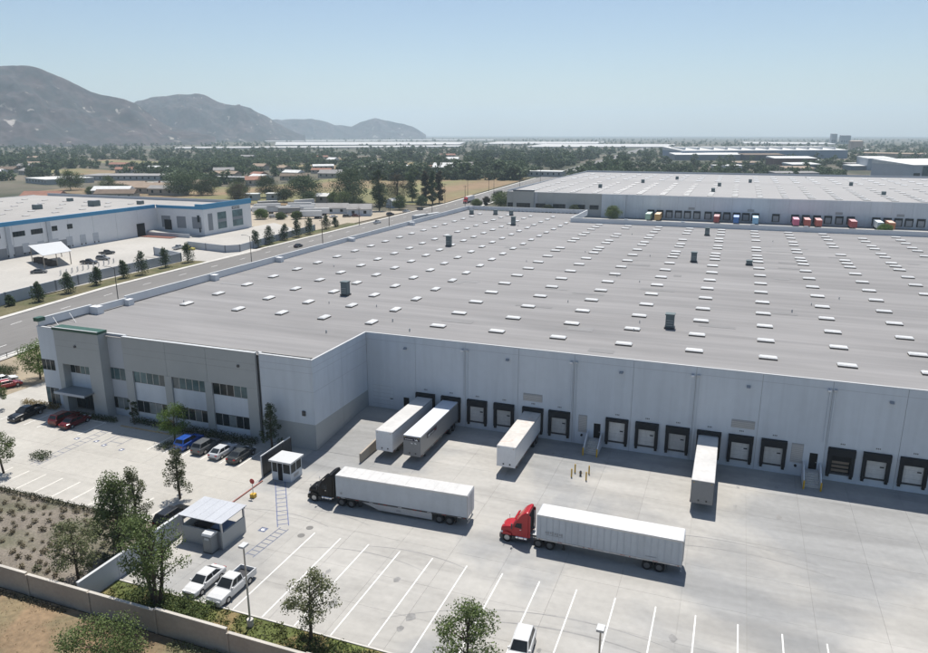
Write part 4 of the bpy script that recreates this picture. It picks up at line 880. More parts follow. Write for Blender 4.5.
def wall_run(t, pts, h, m, step=8.0):
    for (x0, y0), (x1, y1) in zip(pts, pts[1:]):
        L = math.hypot(x1-x0, y1-y0); n = max(1, int(L/step)); a = math.atan2(y1-y0, x1-x0)
        for k in range(n):
            o = box('wall_section', m, t, .02, L/n-.42, -.12, .12, -.2, h); o.location = (x0+(x1-x0)*k/n, y0+(y1-y0)*k/n, 0); o.rotation_euler = (0, 0, a)
            o2 = box('wall_pier', DGREY, t, L/n-.41, L/n+.01, -.22, .22, -.2, h+.06); o2.location = o.location; o2.rotation_euler = o.rotation_euler
wall_run(yw, pts, 3.0, LGREY); wall_run(yw, [(-131.2, 106), (-150, 113)], 3.0, LGREY)
yw2 = thing('yard_wall', 'grey wall curving beside the driveway and parked trailers', 'wall')
wall_run(yw2, [(-150, 131), (-128.5, 127), (-124.8, 131), (-128.5, 160), (-132, 196)], 2.8, LGREY)
for k, (x, y, c, st, a) in enumerate(((-158.5, 71, (.10, .105, .11), 'sedan', 40), (-157.5, 90, (.05, .05, .055), 'pickup', 20), (-159.5, 98, (.22, .225, .23), 'suv', 15), (-168, 108, (.06, .065, .07), 'pickup', 75), (-152, 128, (.55, .56, .56), 'pickup', 95), (-146, 127, (.42, .36, .06), 'suv', 10))):
    car(['dark car alone in the left yard below the canopy', 'dark pickup, lower of the two side by side in the left yard', 'grey suv, upper of the two side by side in the left yard', 'dark pickup beside the blue-trimmed building docks', 'white pickup near the yard entrance', 'yellow vehicle at the yard entrance'][k], st, c, (x, y, .0), R(a), 'vehicles in the left yard')
yc = thing('storage_rack_row', 'long row of grey wire racks in the left yard', 'racks')
for k in range(11):
    o = MB().tube([(-148.6-k*.25+.6, 70+k*2.4, 0), (-148.6-k*.25+.6, 70+k*2.4, 1.5), (-148.6-k*.25-.6, 71.4+k*2.4, 1.5), (-148.6-k*.25-.6, 71.4+k*2.4, 0)], .10, 5).build('rack_frame', STEEL, yc)

# ------------------------------------------------------------------ poles and road vehicles
def pole(label, x, y, h, lamp=False, cat='utility pole', group='utility poles along the road'):
    t = thing('street_light' if lamp else 'utility_pole', label, cat, (x, y, 0), 0, group)
    MB().cyl((0, 0, 0), .17 if not lamp else .13, h, n=8, r2=.11 if not lamp else .08).build('pole', WOOD if not lamp else DSTEEL, t)
    if lamp:
        MB().tube([(0, 0, h-.2), (-1.2, 0, h+.25), (-2.6, 0, h+.3)], .06, 5).build('arm', DSTEEL, t); box('lamp_head', STEEL, t, -3.2, -2.5, -.15, .15, h+.2, h+.35)
    else:
        box('crossarm', WOOD, t, -1.2, 1.2, -.07, .07, h-.9, h-.75)
        for s in (-1.0, -.5, .5, 1.0): MB().cyl((s, 0, h-.75), .06, .2, n=6).build('insulator', STEEL, t)
for k, (x, y, h) in enumerate(((-91.5, 38.5, 11.5), (-93.5, 96, 12), (-96, 144, 12.5), (-98.5, 207, 12.5), (-100, 262, 13), (-102, 318, 14), (-110, 398, 14), (-113.5, 476, 14.5), (-121, 570, 14.5), (-129, 700, 14))):
    pole(ORD[k] + ' pole from the left along the near side of the road', x, y, h, k in (0, 1))
for k, (x, y, h) in enumerate(((-122.5, 222, 9), (-125, 262, 10), (-126.2, 345, 13), (-128.8, 395, 13), (-133, 455, 13))):
    pole(ORD[k] + ' pole from the left along the far side of the road', x, y, h, False, 'utility pole', 'poles on the far side of the road')
car('dark car driving along the road past the street trees', 'sedan', (.02, .022, .03), (-110.5, 149, 0), R(92))
car('white pickup driving on the road beside the parked boxes', 'pickup', (.62, .62, .62), (-117.2, 231, 0), R(90))
car('white vehicle far down the road', 'van', (.72, .72, .72), (-134, 700, 0), R(95), None, None, 1.5)
car('dark car far down the road behind the white vehicle', 'sedan', (.04, .04, .05), (-139, 800, 0), R(95), None, 'dark_car', 1.3)
t = thing('semi_truck', 'red-cabbed box truck driving on the road beside the field', 'truck', (-113.8, 352, 0), R(92)); tractor(t, REDP); trailer(t, 13.5, 2.6, TRW, TRROOF, bows=False)
t = thing('semi_truck', 'black truck parked beside the shrubs by the second warehouse', 'truck', (-109.5, 400, 0), R(92)); tractor(t, BLACKP); trailer(t, 14, 2.6, BLACKP, mat('dark_trailer_roof', (.06, .06, .06)), BLACKP, bows=False)
# storage boxes by the road
for k, (x, y, a) in enumerate(((-110.0, 248, 80), (-106.8, 258, 80))):
    t = thing('shipping_container', ['grey storage container nearer the camera beside the road', 'grey storage container farther along beside the road'][k], 'container', (x+9, y, 0), R(a)); box('box_body', LGREY, t, -5.5, 5.5, -1.25, 1.25, .1, 3.3); box('roof', COPING, t, -5.5, 5.5, -1.25, 1.25, 3.3, 3.36)
    for i in range(8): box('rib', LOUVRE, t, -5.2+i*1.4, -5.05+i*1.4, -1.28, -1.252, .2, 3.2)
# trailer yard
struct(sheet('trailer_yard', mat('yard_dirt', (.36, .31, .24), .95, .12, .05), [(-235, 205), (-130, 195), (-128, 290), (-240, 290)], -0.03))
for k, (x, y, a, tr, L) in enumerate(((-213, 262, 35, 1, 14), (-206, 292, 60, 0, 13), (-192, 262, 28, 0, 16), (-184, 276, 28, 0, 15), (-166, 236, 25, 0, 11.5), (-172, 249, 25, 0, 14))):
    t = thing('semi_truck' if tr else 'semi_trailer', ['white truck and trailer at the left of the trailer yard', 'white trailer standing behind the white truck in the trailer yard', 'long white trailer in the middle of the trailer yard', 'white trailer at the back of the trailer yard', 'short grey-white trailer nearest the road in the trailer yard', 'pale trailer between the short trailer and the houses'][k], 'truck' if tr else 'trailer', (x, y, 0), R(a), 'vehicles in the trailer yard')
    if tr: tractor(t, TRW)
    trailer(t, L, 2.6, TRW, TRROOF, bows=False)
for k, (x, y, a, L) in enumerate(((-204, 246, 30, 13), (-197, 250, 30, 13), (-188, 248, 28, 12), (-180, 258, 28, 13), (-199, 274, 35, 14), (-222, 276, 50, 12))):
    t = thing('semi_trailer', ['pale trailer just right of the yard wall in the trailer yard', 'second pale trailer beside the yard wall in the trailer yard', 'shorter pale trailer before the long one in the trailer yard', 'pale trailer in front of the house in the trailer yard', 'pale trailer behind the long one in the trailer yard', 'pale trailer at the far left corner of the trailer yard'][k], 'trailer', (x, y, 0), R(a), 'vehicles in the trailer yard')
    trailer(t, L, 2.6, [TRW, TRW2, TRGREY][k % 3], TRROOF, bows=False)
for k, (x, y, c, st, a) in enumerate(((-181, 233, (.6, .6, .6), 'van', 40), (-178, 238, (.65, .65, .65), 'van', 40), (-152, 247, (.55, .55, .55), 'sedan', 60), (-146, 251, (.05, .05, .05), 'suv', 30), (-142, 254, (.10, .02, .02), 'suv', 20), (-128, 268, (.05, .06, .08), 'suv', 60), (-126, 285, (.5, .5, .5), 'pickup', 80), (-158, 242, (.5, .5, .52), 'sedan', 10), (-124, 300, (.04, .04, .04), 'suv', 80))):
    car(ORD[k] + ' vehicle from the left among those parked by the small houses', st, c, (x, y, 0), R(a), 'vehicles by the small houses')

# ------------------------------------------------------------------ houses and far buildings
RF = {n: mat('house_roof_' + n, c, .9, .12, .3) for n, c in dict(tan=(.30, .23, .17), red=(.27, .14, .10), grey=(.26, .25, .24), white=(.62, .62, .60), brown=(.16, .12, .09), green=(.16, .22, .20)).items()}
STUCCO = mat('house_stucco', (.42, .38, .32), .9, .1, .3, rnd=.15)
def house(name, label, x, y, w, d, h, rz, roof='tan', wallm=None, cat='house', group='houses beyond the road', flat=False, chimney=False, rise=None):
    t = thing(name, label, cat, (x, y, 0), R(rz), group); wm = wallm or STUCCO
    wl_ = box('wall', wm, t, -w/2, w/2, -d/2, d/2, -.3, h)
    if flat: rf = box('roof', RF[roof], t, -w/2-.4, w/2+.4, -d/2-.4, d/2+.4, h+.004, h+.5)
    else:
        r_ = rise or d*.22
        rf = MB().prism([(-d/2-.6, h-.1), (d/2+.6, h-.1), (d/2+.6, h+.1), (0, h+r_), (-d/2-.6, h+.1)], 'x', -w/2-.5, w/2+.5).build('roof', RF[roof], t)
    if chimney: box('chimney', mat('brick', (.22, .10, .07)), rf, w*.12, w*.12+1.0, -.5, .5, h, h+d*.22+1.4)
    n = max(1, int(w/6))
    for k in range(n):
        xx = -w/2 + w*(k+.5)/n; f = box('window', DSTEEL, t, xx-.8, xx+.8, -d/2-.06, -d/2-.004, h*.35, h*.8); box('pane', GLASS, f, xx-.7, xx+.7, -d/2-.08, -d/2-.062, h*.38, h*.77)
    return t
house('house', 'tan-roofed house with chimney behind the blue-trimmed building', -370, 349, 34, 17, 4.2, 6, 'tan', chimney=True)
house('house', 'tan-roofed house left of the house with the chimney', -412, 366, 26, 14, 4.0, 20, 'tan')
house('house', 'long pale roof house right of the trailer yard', -165, 268, 18, 11, 3.2, 22, 'grey', WHITE)
house('house', 'white gable-roofed house nearest the road beyond trailer yard', -145, 264, 13, 12, 3.6, 24, 'grey', WHITE)
house('house', 'white gabled house beneath the tall poplars', -147, 312, 7, 8, 3.8, 60, 'white', WHITE)
house('shed', 'left white shed at the back of the trailer yard', -260, 322, 9, 7, 4.0, 20, 'white', LGREY, 'shed', None, True)
house('shed', 'right white shed at the back of the trailer yard', -248, 330, 9, 7, 4.0, 20, 'white', LGREY, 'shed', None, True)
house('house', 'small grey-roofed house behind the wide tree', -206, 326, 8, 9, 4.0, 10, 'white')
house('shed', 'low flat white canopy roof in the middle of the trees', -407, 496, 46, 6, 3.2, 2, 'white', GREY, 'shed', None, True)
house('barn', 'pale grey barn at the far side of the field', -227, 655, 18, 26, 9, 8, 'grey', LGREY, 'barn', None)
house('barn', 'low curved-roof white barn beyond the field', -262, 700, 40, 22, 7, 8, 'white', LGREY, 'barn', None)
house('barn', 'white-roofed building at far end of field left of the road', -318, 690, 26, 18, 5, 2, 'white', LGREY, 'barn', None)
house('packing_shed', 'long white shed at far right of the field', -150, 676, 54, 20, 5.2, 0, 'white', GREY, 'shed', None, True)
house('packing_shed', 'broad white canopy roof at the far left behind trees', -545, 415, 46, 42, 4, -18, 'white', GREY, 'shed', None, True)
house('commercial_building', 'wide grey-roofed building beside the white canopy at far left', -520, 480, 90, 40, 4, 20, 'grey', GREY, 'building', None, True)
house('commercial_building', 'long low grey shed behind the blue-trimmed building', -420, 395, 60, 12, 3.5, 20, 'white', GREY, 'building', None, True)
far_h = []
for band, (r0_, r1_, amin_, amax_, ph) in enumerate(((470, 820, -1.02, -.44, 'nearer'), (840, 1500, -1.0, -.36, 'farther'))):
    hs = []
    for _try in range(4000):
        if len(hs) >= 30: break
        a = rng.uniform(amin_, amax_); r = 1/rng.uniform(1/r1_, 1/r0_)
        x, y = CAM.x + r*math.sin(a), CAM.y + r*math.cos(a)
        if (x > -345 and y < 720) or abs(x-xl(y)-12) < 45 or any((x-q[1])**2+(y-q[2])**2 < 32**2 for q in hs): continue
        if -640 < x < -380 and y < 530: continue
        hs.append((a, x, y))
    hs.sort(); far_h += hs
    for k, (a, x, y) in enumerate(hs):
        house('house', ORD[k] + ' from the left of the %s low houses among the far trees' % ph, x, y, rng.uniform(15, 30), rng.uniform(10, 15), rng.uniform(3.6, 5), rng.uniform(-20, 40),
              ['tan', 'red', 'white', 'brown', 'grey', 'tan', 'red', 'white', 'grey'][(k*5+band) % 9], None, 'house', '%s houses among the trees' % ph)
def block(name, label, x, y, w, d, h, rz, wm, rm, nwin=0, cat='building', bands=0):
    t = thing(name, label, cat, (x, y, 0), R(rz)); box('wall', wm, t, -w/2, w/2, -d/2, d/2, -.5, h); MB().prism([(-d/2-.3, h+.01), (d/2+.3, h+.01), (d/2+.3, h+.4+d*.07), (-d/2-.3, h+.4)], 'x', -w/2-.3, w/2+.3).build('roof', rm, t)
    for k in range(nwin):
        xx = -w/2 + w*(k+.5)/nwin; f = box('window', DSTEEL, t, xx-w/nwin*.35, xx+w/nwin*.35, -d/2-.12, -d/2-.01, h*.15, h*.4); box('pane', GLASS, f, xx-w/nwin*.32, xx+w/nwin*.32, -d/2-.16, -d/2-.125, h*.17, h*.38)
    for k in range(bands): box('roof_light', COPING, t, -w/2+w*(k+.3)/bands, -w/2+w*(k+.5)/bands, -d*.3, d*.3, h+.41, h+6.0)
    return t
BLUEW = mat('blue_grey_cladding', (.22, .28, .36), .6, .06, .02); BRICK = mat('brown_cladding', (.16, .085, .06), .8, .1, .05); BEIGE = mat('beige_wall', (.45, .36, .29), .8, .08, .05)
block('industrial_building', 'very long blue-grey industrial building near the right horizon', 75, 1390, 330, 80, 15, 31, BLUEW, RF['white'], 0, bands=12)
block('industrial_building', 'long building with white roof in front of blue-grey one', -5, 1275, 122, 36, 9, 22, DGREY, RF['white'])
block('industrial_building', 'dark low building right of the long white roof', 85, 1290, 70, 30, 9, 22, DSTEEL, RF['brown'])
block('industrial_building', 'brown block building with pale roof left of the green one', 120, 1060, 60, 30, 10.5, 20, BRICK, RF['white'], 0)
block('commercial_building', 'small green-grey building right behind second warehouse', 122, 830, 20, 14, 6, 20, mat('green_cladding', (.16, .22, .2)), RF['green'], 2)
block('industrial_building', 'tall plain white box building at right', 214, 970, 34, 28, 14, 20, LGREY, RF['white'])
block('office_building', 'white building with dark glass front at the right edge', 236, 815, 75, 60, 13, 30, LGREY, RF['white'], 7)
box('glass_front', GLASST, bpy.data.objects['office_building'], -26, -14, -30.3, -30.02, 1, 12)
block('commercial_building', 'beige block near the right horizon below the towers', 340, 2165, 30, 20, 25, 10, BEIGE, BEIGE, 0)
block('tower_building', 'left grey tower on the right horizon', 445, 3745, 24, 26, 44, 10, DGREY, DGREY, 3, 'tower')
block('tower_building', 'right grey tower on the right horizon with wide top', 495, 3760, 42, 26, 37, 10, DGREY, DGREY, 4, 'tower')
block('industrial_building', 'brown and dark red low building between white boxes', 192, 990, 22, 14, 6.5, 20, BRICK, RF['grey'], 0)
block('parking_structure', 'long low tan building at right near the freeway', 310, 1460, 110, 20, 9, -35, BEIGE, RF['tan'], 0)
block('parking_structure', 'dark red low building at right edge of the view', 400, 1330, 90, 30, 9, 20, BRICK, RF['white'], 0)
st = []
for k in range(40):
    a = rng.uniform(-.02, .36); r = 1/rng.uniform(1/2300, 1/690); st.append((a, r))
st.sort(); st = st[:30]
for k, (a, r) in enumerate(st):
    x, y = CAM.x + r*math.sin(a), CAM.y + r*math.cos(a)
    block('warehouse_shed', ORD[k] + ' small shed from the left among industrial buildings at right', x, y, rng.uniform(18, 45), rng.uniform(12, 25), rng.uniform(4, 7), rng.uniform(0, 40),
          [LGREY, BEIGE, DGREY, BRICK, WHITE][k % 5], [RF['white'], RF['grey'], RF['tan'], RF['white']][k % 4], 0)['group'] = 'small sheds among the industrial buildings'
# plastic covered fields and greenhouses
COVER_POLYS = []
def cover(label, pts, z=3.0, n=14):
    COVER_POLYS.append(list(pts))
    t = thing('greenhouse', label, 'greenhouse', (0, 0, 0), 0, 'plastic covered fields near the hills')
    (x0, y0), (x1, y1), (x2, y2), (x3, y3) = pts
    for k in range(n):
        a, b = k/n, (k+.9)/n
        P = [(x0+(x3-x0)*a, y0+(y3-y0)*a), (x1+(x2-x1)*a, y1+(y2-y1)*a), (x1+(x2-x1)*b, y1+(y2-y1)*b), (x0+(x3-x0)*b, y0+(y3-y0)*b)]
        secs = []
        for q0, q1 in ((P[0], P[3]), (P[1], P[2])):
            q0, q1 = Vector((*q0, 0)), Vector((*q1, 0)); secs.append([tuple(q0), tuple(q0+Vector((0, 0, z*.6))), tuple(q0.lerp(q1, .5)+Vector((0, 0, z))), tuple(q1+Vector((0, 0, z*.6))), tuple(q1)])
        MB().loft(secs).build('tunnel', PLWHITE, t)
cover('nearest white plastic-covered field strip, below the middle hill', [(-1540, 1680), (-850, 2260), (-900, 2420), (-1620, 1790)], 5, 6)
cover('broad white plastic-covered field below the smaller hill', [(-1650, 2350), (-1041, 2770), (-1290, 3500), (-2200, 3150)], 5, 12)
cover('far white plastic-covered strip at the foot of the hills', [(-2600, 3600), (-1600, 4900), (-1700, 5200), (-2800, 3800)], 5, 6)
cover('white plastic-covered field left of centre behind the road', [(-1000, 2950), (-560, 3250), (-620, 3800), (-1180, 3700)], 5, 9)
cover('white plastic-covered field right of centre behind the trees', [(-620, 2300), (-180, 2450), (-200, 3000), (-720, 2900)], 5, 9)
cover('small white plastic-covered field near the right horizon', [(60, 3500), (420, 3400), (430, 3900), (50, 4100)], 5, 7)
TANF = []
struct(sheet('field', FIELD, [(-330, 330), (-127, 330), (-150, 640), (-340, 640)], -0.05))
struct(sheet('field', FIELD, [(-330, 300), (-210, 300), (-200, 420), (-420, 420)], -0.06))
for P_ in ([(-760, 560), (-640, 520), (-620, 590), (-770, 640)], [(-560, 760), (-430, 740), (-440, 830), (-590, 850)], [(-980, 820), (-800, 760), (-790, 850), (-1000, 920)], [(-420, 900), (-300, 900), (-310, 1000), (-450, 1000)], [(-700, 1050), (-500, 1020), (-520, 1120), (-740, 1150)]):
    struct(sheet('field', FIELD, P_, -0.07)); TANF.append(P_)
struct(sheet('brown_mound', DIRT, [(-470, 330), (-330, 300), (-340, 335), (-480, 370)], -0.04))

# ------------------------------------------------------------------ vegetation
def leaf_quads(clumps, per, size, flat=0.35, r=rng):
    """clumps: (cx,cy,cz,rx,ry,rz). Leaf-sized quads thrown through each clump, denser towards its skin."""
    C = np.array([c[:3] for c in clumps], float); S = np.array([c[3:6] for c in clumps], float)
    n = len(clumps)*per; i = np.repeat(np.arange(len(clumps)), per)
    d = r.normal(size=(n, 3)); d /= np.linalg.norm(d, axis=1)[:, None]; rad = r.uniform(0.15, 1.0, n)**0.5
    P = C[i] + d*S[i]*rad[:, None]
    nrm = d*0.7 + r.normal(size=(n, 3))*0.7 + np.array([0, 0, flat]); nrm /= np.linalg.norm(nrm, axis=1)[:, None]
    t = np.cross(nrm, r.normal(size=(n, 3))); t /= np.linalg.norm(t, axis=1)[:, None]+1e-9; b = np.cross(nrm, t)
    s = (size*r.uniform(.55, 1.25, n))[:, None]
    V = np.stack([P-t*s*.5-b*s*.22, P+t*s*.1-b*s*.42, P+t*s*.55+b*s*.12, P-t*s*.05+b*s*.45], 1).reshape(-1, 3)
    return V, np.arange(len(V)).reshape(-1, 4)
def crown_obj(clumps, per, size, m, parent, name='crown'):
    V, Q = leaf_quads(clumps, int(per*1.7), size*.64); return np_mesh(name, V, Q, m, parent)
def limb_mesh(parent, trunk, limbs, m=TRUNK):
    mb = MB(); mb.tube(*trunk, 8)
    mb.build('trunk', m, parent)
    for l in limbs: MB().tube(*l, 5).build('limb', m, parent)
def broad_tree(label, x, y, h, w, m, group=None, trunk_h=.35, nc=26, per=60, leaf_s=.30, gap=.5, name='tree', z=0.0, stems=1, seed=None):
    r = random.Random(seed if seed is not None else int(x*31+y*17))
    t = thing(name, label, 'tree', (x, y, z), 0, group)
    tr = max(.05, h*.016); clumps = []; limbs = []
    for sidx in range(stems):
        lean = Vector((r.uniform(-.06, .06)*h, r.uniform(-.06, .06)*h, 0)) + (Vector((math.cos(sidx*2.5+.4), math.sin(sidx*2.5+.4), 0))*w*.17 if stems > 1 else Vector())
        base = Vector((0, 0, 0)) if stems == 1 else Vector((math.cos(sidx*2.5+.4), math.sin(sidx*2.5+.4), 0))*.25
        mid = base + lean*.5 + Vector((0, 0, h*trunk_h)); top = base + lean + Vector((0, 0, h*.86))
        MB().tube([base-Vector((0, 0, .1)), mid, mid.lerp(top, .5), top], [tr*1.5, tr*1.1, tr*.7, tr*.25], 7).build('trunk', TRUNK, t)
        for k in range(nc//stems):
            f = r.uniform(0, 1); zc = h*(trunk_h + (.93-trunk_h)*f)
            prof = math.sin(math.pi*min(1, .16+.80*f))**.75
            a = r.uniform(0, 6.283); rr = w*.5*prof*(r.uniform(.15, 1)**.6)*(.8 if stems > 1 else 1)
            c = base + lean*f + Vector((math.cos(a)*rr, math.sin(a)*rr, zc))
            s = w*r.uniform(.10, .19)*(1.0 if gap >= .5 else 1.25)
            clumps.append((c.x, c.y, c.z, s*1.15, s*1.15, s*.85))
            if k % 2 == 0:
                st = mid.lerp(top, max(0, f-.22)); limbs.append(([st, st.lerp(c, .55)+Vector((0, 0, .1)), c], [tr*.55, tr*.32, tr*.12]))
    for pts, rad in limbs: MB().tube(pts, rad, 4).build('limb', TRUNK, t)
    crown_obj(clumps, per, leaf_s, m, t)
    return t
def pine_tree(label, x, y, h, w, m, group=None, nc=26, per=70, leaf_s=.22):
    r = random.Random(int(x*13+y*7)); t = thing('pine_tree', label, 'tree', (x, y, 0), 0, group); tr = h*.018
    MB().tube([(0, 0, -.1), (.05*h*r.uniform(-1, 1), 0, h*.5), (0, .03*h, h*.97)], [tr*1.4, tr, tr*.2], 7).build('trunk', TRUNK, t)
    cl = []
    for k in range(nc):
        f = .22 + .78*k/(nc-1); rr = w*.5*(1.06-f)**.6*r.uniform(.3, 1); a = k*2.4+r.uniform(-.5, .5)
        c = Vector((math.cos(a)*rr, math.sin(a)*rr, h*f+r.uniform(-.15, .15))); s = w*r.uniform(.09, .16)
        cl.append((c.x, c.y, c.z, s, s, s*1.1))
        if k < nc-4: MB().tube([(0, 0, h*f-.35*rr), (c.x, c.y, c.z)], [tr*.4, tr*.12], 4).build('limb', TRUNK, t)
    crown_obj(cl, per, leaf_s, m, t); return t
broad_tree('grey-green tree in the shrub bed nearest the block wall', -6.4, -51.0, 6.8, 5.6, LF_OLIVE, nc=34, per=80, leaf_s=.26, trunk_h=.28)
pine_tree('tall dark bushy pine in the shrub bed beside the grey wall', -6.4, -45.6, 8.5, 6.6, LF_MID, nc=52, per=95, leaf_s=.28)
pine_tree('smaller dark pine beside the black suv', -8.6, -41.0, 6.9, 4.6, LF_PINE, nc=34, per=80, leaf_s=.25)
pine_tree('slim open pine in the car park in front of the bin enclosure', -8.5, -33.9, 6.6, 4.2, LF_PINE, nc=30, per=70, leaf_s=.25)
broad_tree('big multi-stemmed green tree between grey wall and white saloon', 4.3, -51.6, 9.6, 6.4, LF_MID, nc=54, per=85, leaf_s=.28, stems=3, trunk_h=.30)
broad_tree('bright green round tree beside the blue suv', -21.4, -20.4, 5.9, 4.4, LF_LIGHT, nc=34, per=90, leaf_s=.24, trunk_h=.33, gap=.4)
pine_tree('dark pine against the blank office wall by the gate', -6.3, -17.6, 6.8, 3.9, LF_DARK, nc=26, per=80, leaf_s=.24)
broad_tree('thick light green tree at the left office corner', -65.0, -6.5, 7.4, 6.0, LF_LIGHT, nc=44, per=85, leaf_s=.30, gap=.4, trunk_h=.25)
broad_tree('dark leafy tree behind the light green tree at the corner', -71.0, 8.0, 8.6, 6.0, LF_MID, nc=40, per=80, leaf_s=.32, gap=.4, trunk_h=.15)
broad_tree('tree cut by the left edge above the shrub bed', -35.6, -36.6, 6.4, 4.4, LF_MID, nc=30, per=80, leaf_s=.26)
broad_tree('small tree at the left edge beside the black pickup', -57.5, -20.6, 5.0, 3.6, LF_MID, nc=26, per=70, leaf_s=.26)
broad_tree('young open tree standing alone in the grass below parking lines', 20.9, -50.6, 7.1, 4.6, LF_OLIVE, nc=36, per=62, leaf_s=.26, trunk_h=.36)
broad_tree('round open tree at the bottom centre of the photo', 35.6, -49.6, 6.2, 5.8, LF_MID, nc=48, per=75, leaf_s=.26, trunk_h=.22)
broad_tree('low bushy tree on the dirt lot outside the block wall', 6.2, -60.0, 4.4, 6.6, LF_MID, nc=50, per=80, leaf_s=.26, trunk_h=.12, gap=.4)
broad_tree('slender young tree against the office windows', -32.0, -17.3, 4.6, 2.0, LF_DARK, nc=14, per=60, leaf_s=.22)
# shrubs in the bed and hedges
def bush_mesh(nm, m, rad, hh, n=90, s=.2):
    V, Q = leaf_quads([(0, 0, hh*.5, rad, rad, hh*.55), (rad*.4, .1, hh*.4, rad*.6, rad*.6, hh*.5), (-rad*.3, rad*.3, hh*.45, rad*.6, rad*.6, hh*.5)], n//3, s)
    o = np_mesh(nm, V, Q, m); me = o.data; bpy.data.objects.remove(o); return me
SHM = [bush_mesh('shrub_a', LF_SHRUB, .42, .55, 120, .14), bush_mesh('shrub_b', LF_OLIVE, .45, .6, 120, .14), bush_mesh('shrub_c', LF_SHRUB, .38, .5, 96, .13)]
n = 0
for i in range(30):
    for j in range(9):
        x = -37.5 + i*1.55 + (.75 if j % 2 else 0) + random.uniform(-.45, .45); y = -41.2 - j*1.5 + random.uniform(-.4, .4)
        if x > -3.6 or y > -40.6 or n >= 215: continue
        near = -1.0 if x < -12 else 0
        k = 1 if (x > -14 and random.random() < .5) else random.choice((0, 0, 2))
        sc = random.uniform(.6, 1.3)*(1.3 if x > -14 and j < 5 else 1.0)
        if random.random() < (.35 if j > 5 else .06): continue
        tag(inst('shrub', SHM[k], None, (x, y, .03), random.uniform(0, 6.28), (sc, sc, sc)), 'small dry shrub in rows on the mulch bed', 'shrub', 'dry shrubs on the mulch bed'); n += 1
def hedge(label, x0, x1, y0, y1, h, m, name='hedge', z=0, per=46, s=.15):
    nx = max(2, int((x1-x0)/.55)); ny = max(1, int((y1-y0)/.55)); cl = []
    for i in range(nx):
        for j in range(ny): cl.append((x0+(x1-x0)*(i+.5)/nx+random.uniform(-.1, .1), y0+(y1-y0)*(j+.5)/ny+random.uniform(-.1, .1), z+h*random.uniform(.4, .6), .42, .42, h*.52))
    V, Q = leaf_quads(cl, max(int(per*1.5), 34), min(s, .26)); return tag(np_mesh(name, V, Q, m), label, 'hedge')
hedge('dark hedge under the middle office windows', -33.0, -25.5, -17.3, -16.1, 1.0, LF_DARK)
hedge('dark hedge under the right-hand office windows', -24.5, -9.5, -18.2, -16.1, 1.1, LF_DARK)
hedge('dark hedge in front of the entrance tower', -44.0, -35.2, -18.3, -17.2, .8, LF_DARK)
hedge('yellow-brown low hedge at the left office corner', -56.5, -48.5, -17.6, -16.0, .9, leaf('foliage_yellow', (.17, .12, .03)))
hedge('dense dark hedge along the upper edge of the shrub bed', -34.0, -9.0, -40.7, -39.85, .75, leaf('foliage_hedge', (.055, .058, .028)))
hedge('low shrubs in the grass in front of the white saloon', 1.0, 10.0, -52.6, -50.0, 1.0, LF_MID)
hedge('ground-hugging shrubs below the lone young tree', 19.5, 34.0, -52.6, -50.2, .28, LF_MID, per=20)
hedge('ragged dark weeds along the outer foot of the block wall', -12, -3, -56.0, -55.0, .35, LF_BROWN, 'weeds', per=8)
hedge('ragged green weeds outside the wall below the saloon', 9.5, 16, -56.4, -55.0, .4, LF_OLIVE, 'weeds', per=8)
hedge('dark shrub on the parking island by the blue suv', -21.9, -20.3, -23.6, -21.2, .8, LF_DARK)
hedge('row of dark bushes beside the rail fence at the left', -80.5, -72, -8, -5, 1.3, LF_DARK)
hedge('low shrubs between warehouse side wall and road', -82, -76, 66, 84, 1.6, LF_OLIVE, per=10, s=.4)
hedge('second clump of shrubs between warehouse and road', -82, -77, 112, 128, 1.8, LF_OLIVE, per=10, s=.4)
hedge('third clump of shrubs between warehouse and road', -84, -78, 148, 160, 1.8, LF_MID, per=10, s=.45)
hedge('dark shrub in the dirt against the block wall', 0.2, 3.0, -57.4, -55.6, .7, LF_BROWN, per=10)
hedge('small dark bush at the left edge of the car park', -36.2, -33.8, -32.4, -30.4, 1.0, LF_DARK)
for k, (x, y) in enumerate(((-71, -18), (-69, -4), (-73.5, -1), (-66, 2), (-68, 12))):
    hedge(ORD[k] + ' small bush from the left on the pale verge by the office', x, x+1.8, y, y+1.5, .9, LF_MID, 'bush', per=14)
# grass tufts in the strip
gcl = [(random.uniform(-2, 40), random.uniform(-54.2, -50.0), .08, .5, .5, .12) for _ in range(700)]
V_, Q_ = leaf_quads(gcl, 14, .2); tag(np_mesh('grass_tufts', V_, Q_, leaf('foliage_grass', (.10, .115, .035))), 'patchy green grass tufts in the planted strip', 'grass', kind='stuff')
gcl = [(random.uniform(-50, 40), -55.4-abs(random.gauss(0, 5)), .03, .3, .3, .08) for _ in range(900)]
V_, Q_ = leaf_quads(gcl, 6, .09); tag(np_mesh('dry_weeds', V_, Q_, leaf('foliage_straw', (.26, .20, .11))), 'sparse dry weeds on the orange dirt', 'weeds', kind='stuff')

